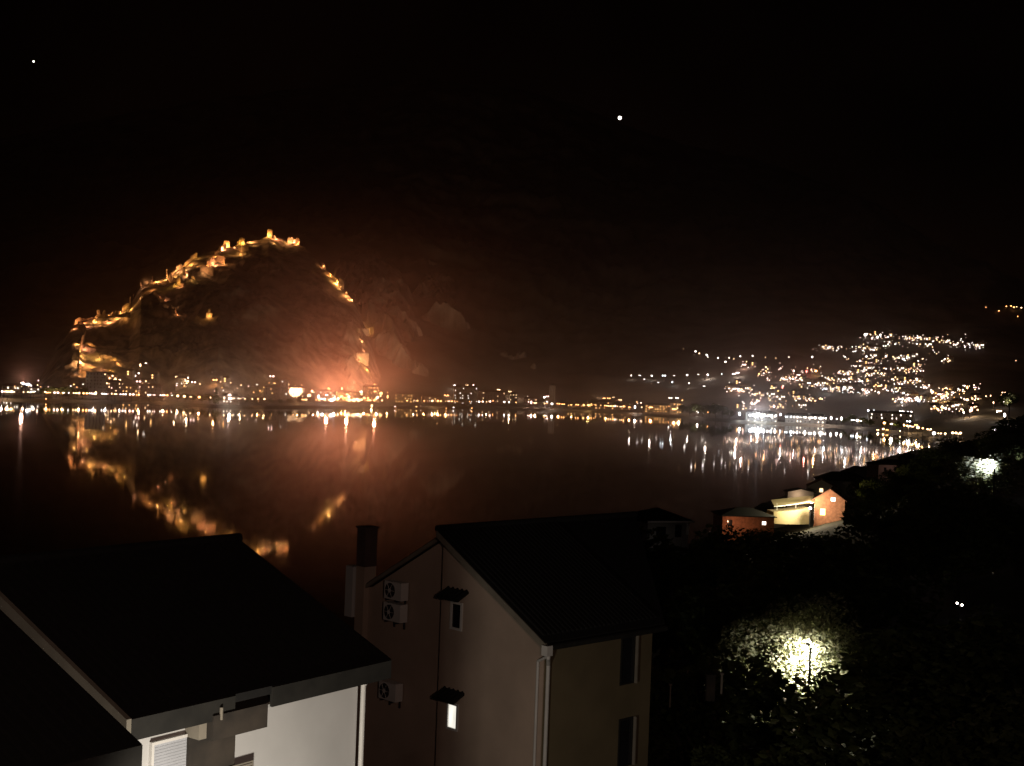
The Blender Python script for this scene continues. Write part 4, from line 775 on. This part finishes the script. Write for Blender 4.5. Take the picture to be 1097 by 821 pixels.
# orange wall under a dark hipped roof
hd = slope_house(802, 553, 310, 12.5, 9, 7, 1.6, 5, 'brick', 'tile_dark', 'low house with an orange lit wall under a dark hipped roof', True, [(-4.5, -2.4, 1.2, 1.4, 'glass'), (3.8, -2.0, .9, .8, 'pane_white')])
rad_light(hd, (-4.2, -3.6, -1.8), 330, (1, .50, .28)); rad_light(hd, (.5, -3, -2.6), 60, (1, .5, .25))
# orange gable with floodlit terrace and curved awning
he = slope_house(889, 535, 320, 7.2, 9, 6.5, 2.5, -18, 'brick', 'tile_red', 'orange gabled house beside a floodlit terrace', False, [(.8, -.4, 1.0, .8, 'win_white'), (-1.6, -4, 1.2, 1.6, 'win_gold')])
b = MB(); b.box((-.9 + 3.4, 4, -.5), (3.3, 5, 3.6)); b.build('chimney', M['wallC'], he)
rad_light(he, (-2.2, -3.2, -.4), 800, (1, .66, .40)); rad_light(he, (-4.2, -1.5, -1.0), 900, (1, .78, .45))
p = at(848, 550, 318); te = empty('terrace', p, R(8), 'floodlit cream terrace with a curved front beside the orange gable', 'terrace')
b = MB(); n = 14
pts = [(-4.5 + 9 * k / n, -1.1 * math.sin(math.pi * (k / n) ** .8), 0) for k in range(n + 1)]
b.poly([(x, y, -2.6) for x, y, z in pts] + [(x, y, .1 + .12 * (x + 6)) for x, y, z in pts] + [(x, 5, .1 + .12 * (x + 6)) for x, y, z in pts] + [(x, 5, -2.6) for x, y, z in pts], [(k, k + 1, n + 2 + k, n + 1 + k) for k in range(n)] + [(n + 1 + k, n + 2 + k, 2 * n + 3 + k, 2 * n + 2 + k) for k in range(n)] + [(2 * n + 2 + k, 2 * n + 3 + k, 3 * n + 4 + k, 3 * n + 3 + k) for k in range(n)])
b.build('terrace_wall', M['wallD'], te)
b = MB(); b.tube([(x, y, 1.3 + .16 * (x + 6)) for x, y, z in pts], .12, 6)
b.build('railing', M['white'], te)
aw = empty('awning', at(852, 541, 321), R(8), 'yellow striped awning with a curved edge over the lit terrace', 'awning')
b = MB(); q = [(-5.5 + 11 * k / n, -1.8 * math.sin(math.pi * k / n), .7 * math.sin(math.pi * k / n * .6) + .05 * k) for k in range(n + 1)]
b.poly([(x, y - .6, z - .5) for x, y, z in q] + [(x, y + 2.2, z + .9) for x, y, z in q] + [(x, y - .6, z - .58) for x, y, z in q] + [(x, y + 2.2, z + .82) for x, y, z in q], [(k, k + 1, n + 2 + k, n + 1 + k) for k in range(n)] + [(2 * n + 2 + k, 3 * n + 3 + k, 3 * n + 4 + k, 2 * n + 3 + k) for k in range(n)] + [(k, 2 * n + 2 + k, 2 * n + 3 + k, k + 1) for k in range(n)])
b.build('canopy', M['wallD'], aw)
b = MB(); [b.tube([(x, -.4, -3.5), (x, -.4, .3)], .07, 6) for x in (-4.8, 0, 4.8)]; b.build('frame', M['white'], aw)
lt = empty('terrace_lamp', at(868, 546, 314.5), 0, 'bright terrace lamp standing in front of the orange gable', 'lamp')
b = MB(); b.tube([(0, 0, -4), (0, 0, 0)], .06, 6); b.build('pole', M['steel'], lt); b = MB(); b.ball((0, 0, .3), .35, 0, 2); b.build('lamp_globe', E_['white'], lt); rad_light(lt, (0, -.5, .8), 4200, (1, .84, .60), .2); rad_light(lt, (-5.5, -1.5, 1.0), 3400, (1, .86, .50), .2)
# pale roofed shed and its wall behind the orange gable
sh = slope_house(858, 527, 380, 7.5, 4, 3, .8, 0, 'wallA', 'tile_dark', 'small pale shed just left of the orange gable top', False); rad_light(sh, (-1, -2.2, -.8), 260, (1, .72, .5))
slope_house(905, 515, 430, 17, 10, 6, 2.6, -6, 'wallC', 'tile_dark', 'wide dark hipped roof behind the orange gabled house', True, [(6.5, -1.8, 1.2, 1.0, 'glass')])
slope_house(832, 549, 345, 7, 6, 4, 1.8, 25, 'wallC', 'tile_dark', 'small dark pitched roof just left of the floodlit terrace', False)
slope_house(880, 521, 395, 8, 7, 4, 2.0, -12, 'wallA', 'tile_red', 'small pitched red roof between the orange gable and the wide dark roof', False, [(0, -1.8, 1.0, 1.1, 'pane_warm')])
slope_house(925, 507, 520, 12, 8, 5, 2.4, 8, 'wallC', 'tile_dark', 'dark pitched roof stepping up between the wide dark roof and the pinkish house', False)
hg = slope_house(962, 498, 470, 15, 9, 6, 1.6, 12, 'wallB', 'tile_dark', 'pinkish walled house with a low dark roof before the shore gardens', True, [(-5, -2.4, 1.0, 1.3, 'glass'), (-1, -2.4, 1.0, 1.3, 'glass')])
rad_light(hg, (-2, -9, -1), 260, (1, .7, .6), .3)

# ------------------------------------------------------------------ near trees
def near_tree(proto, H, px, ytop, Y, label, group='dark trees on the near slope', first=False):
    o = proto if first else copy_tree(proto); q = at(px, ytop, Y); g = gz(q.x, Y) - .2; s = min(2.0, max(.3, (q.z - g) / H / .95))
    o.location = (q.x, Y, min(g, q.z - .3 * H * .95)); o.rotation_euler.z = random.uniform(0, 6.28); k = (1.35 if Y > 170 else 1.1) * (.5 if px < 400 else 1); o.scale = (s * k * random.uniform(.95, 1.25), s * k * random.uniform(.95, 1.25), s); tag(o, label, 'tree', group); return o
NT = [(make_tree('broad_tree', 9, 4.2, 4200, .42, 41, nc=22), 9), (make_tree('broad_tree', 10, 3.8, 4200, .40, 42, nc=24), 10)]
spots = [(716, 579, 118, 'dark tree crown below the dark little house'), (750, 584, 104, 'dark tree between the little house and the low orange wall'), (790, 573, 150, 'dark tree in front of the low orange wall'), (838, 570, 200, 'dark tree left under the floodlit terrace'),
         (878, 572, 180, 'dark tree under the floodlit terrace lamp'), (925, 550, 230, 'dark tree right of the orange gable'), (945, 516, 300, 'dark tree in front of the pinkish walled house'), (985, 494, 300, 'dark tree right of the pinkish walled house'), (1012, 482, 330, 'dark tree beside the small jetty'),
         (1000, 530, 120, 'dark tree left of the white lit foliage'), (1030, 522, 92, 'dark tree directly below the white lit foliage'), (1092, 536, 100, 'dark tree at the right edge below the white lit foliage'), (960, 545, 110, 'wide dark tree in the middle of the right slope'),
         (920, 575, 90, 'dark tree behind and right of the glowing tree'), (865, 600, 84, 'dark tree behind and above the glowing tree'), (810, 612, 78, 'dark tree behind and left of the glowing tree'), (1030, 472, 350, 'dark tree against the lights above the white lit foliage'), (1066, 466, 330, 'dark tree under the bright single lamp at the right'), (1096, 446, 390, 'tallest dark tree against the lights at the right edge'),
         (765, 690, 54, 'dark tree just right of the gabled house'), (1000, 676, 46, 'dark tree below the tiny double garden light'), (1066, 655, 50, 'dark tree at the right edge of the garden slope'), (975, 745, 38, 'low dark tree just right of the slim lamp post'), (1075, 750, 34, 'low dark tree in the bottom right corner'), (905, 818, 38, 'lowest dark tree at the bottom edge below the glowing leaves'), (782, 800, 42, 'low dark tree left of the slim lamp post'),
         (212, 553, 80, 'dark tree whose top touches the wall reflections above the white house roof')]
for i, (px, yt_, Y, lab) in enumerate(spots): near_tree(*NT[i % 2], px, yt_, Y, lab, first=i < 2)
for i, (px, ytop, Y) in enumerate([(930, 512, 330), (960, 503, 360), (975, 510, 240), (1010, 495, 270), (1045, 478, 420), (1060, 474, 290), (1080, 470, 240), (1098, 466, 200), (820, 568, 230), (760, 574, 230), (985, 486, 430), (1005, 482, 480), (1025, 480, 520), (940, 520, 260), (1035, 545, 130), (1075, 540, 135), (985, 540, 150), (1045, 470, 620), (1015, 478, 700)]):
    near_tree(*NT[i % 2], px, ytop, Y, f'dark tree of the wooded right slope, {ordw(i + 1)} counted from the house roofs', 'dark trees of the wooded right slope')
# floodlit leaves: a garden lamp hanging low inside a leafy tree, its post dark against them
Yt = 58.0; pt = at(868, 699, Yt)
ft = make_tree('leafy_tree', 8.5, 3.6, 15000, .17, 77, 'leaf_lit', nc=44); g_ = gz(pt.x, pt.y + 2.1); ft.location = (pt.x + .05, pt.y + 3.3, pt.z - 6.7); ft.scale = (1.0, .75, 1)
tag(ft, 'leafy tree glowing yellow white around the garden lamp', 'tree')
fl = lamp_post(pt.x, pt.y, pt.z + .25, 'slim dark lamp post standing in front of the glowing leaves', 0, (1, .95, .78), 'white', min(g_, pt.z - 4.5), .07)
for o in list(fl.children):
    if o.type == 'LIGHT': bpy.data.objects.remove(o)
    elif o.name.startswith('lamp_globe'): bpy.data.objects.remove(o)
b = MB(); h_ = pt.z + .25 - fl.location.z; b.tube([(0, 0, h_ - .12), (0, .55, h_ + .05)], .025, 8); b.build('arm', M['steel'], fl)
b = MB(); b.box((-.09, .45, h_ - .03), (.09, .72, h_ + .02)); b.build('lamp_housing', M['steel'], fl)
spot(fl, (0, .62, h_ - .12), Vector((.04, 1, -.85)), 13000, (1, .95, .76), 114, .10, .9)
sp = make_tree('bush', 2.6, 1.5, 1600, .14, 78, 'leaf_pale', nc=12); q = at(938, 700, 58); sp.location = (q.x, 59, q.z - 1.7); tag(sp, 'small bush faintly lit at the right of the glowing tree', 'bush')
# white lit foliage at the right
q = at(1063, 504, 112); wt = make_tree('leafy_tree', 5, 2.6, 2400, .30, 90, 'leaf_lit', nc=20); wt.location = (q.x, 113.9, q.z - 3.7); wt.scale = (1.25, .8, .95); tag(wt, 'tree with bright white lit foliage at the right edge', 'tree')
wl = lamp_post(q.x, 111.5, q.z + .3, 'white garden lamp in front of the white lit foliage', 0, (.9, .95, 1), 'cool', q.z - 4.3, .07)
spot(wl, (0, .3, 4.6), Vector((0, 1, .02)), 13000, (.80, .86, 1), 74, .2, .9)
q = at(1090, 487, 175); ws = make_tree('bush', 3.2, 1.6, 420, .4, 91, 'leaf_pale', nc=9); ws.location = (q.x, 176.5, q.z - 1.8); tag(ws, 'small pale bush at the far right edge above the white lit foliage', 'bush'); point(ws, (0, -2.0, 1.6), 25, (.9, .95, 1), .1)
# pale tree under the right edge lamps
q = at(1084, 428, 420); pl = make_tree('leafy_tree', 8, 3.6, 700, .8, 92, 'leaf_pale', nc=14); pl.location = (q.x, 422, q.z - 5.5); tag(pl, 'dim grey lit tree near the right edge lamps', 'tree'); point(pl, (-1.5, -4, 5), 330, (1, .85, .7), .2)
# double garden light and dim gate posts
q = at(1028, 648, 85); dl = empty('garden_light', q, 0, 'tiny double white garden light alone in the dark right slope', 'garden light')
b = MB(); b.tube([(0, 0, -1.6), (0, 0, 0)], .03, 6); b.tube([(-.16, 0, .03), (.16, 0, -.03)], .025, 6); b.build('post', M['steel'], dl)
for dx, dz in ((-.16, .09), (.16, -.02)): b = MB(); b.ball((dx, 0, dz), .075, 0, 2); b.build('bulb', E_['white'], dl)
for px, py, w_, h_, m_, lab in ((718, 746, .05, .8, 'bargeboard', 'thin pale gate post right of the gabled house'), (761, 737, .3, .9, 'concrete', 'broad dim gate pillar between the gabled house and the glowing tree'), (773, 733, .07, .7, 'bargeboard', 'narrow gate post just right of the broad dim pillar')):
    q = at(px, py, 47); b = MB(); b.box((-w_ / 2, -w_ / 2, -h_ / 2), (w_ / 2, w_ / 2, h_ / 2)); b.box((-w_ / 2 - .03, -w_ / 2 - .03, h_ / 2), (w_ / 2 + .03, w_ / 2 + .03, h_ / 2 + .05)); o = b.build('gate_post', M[m_]); o.location = q; tag(o, lab, 'gate post')
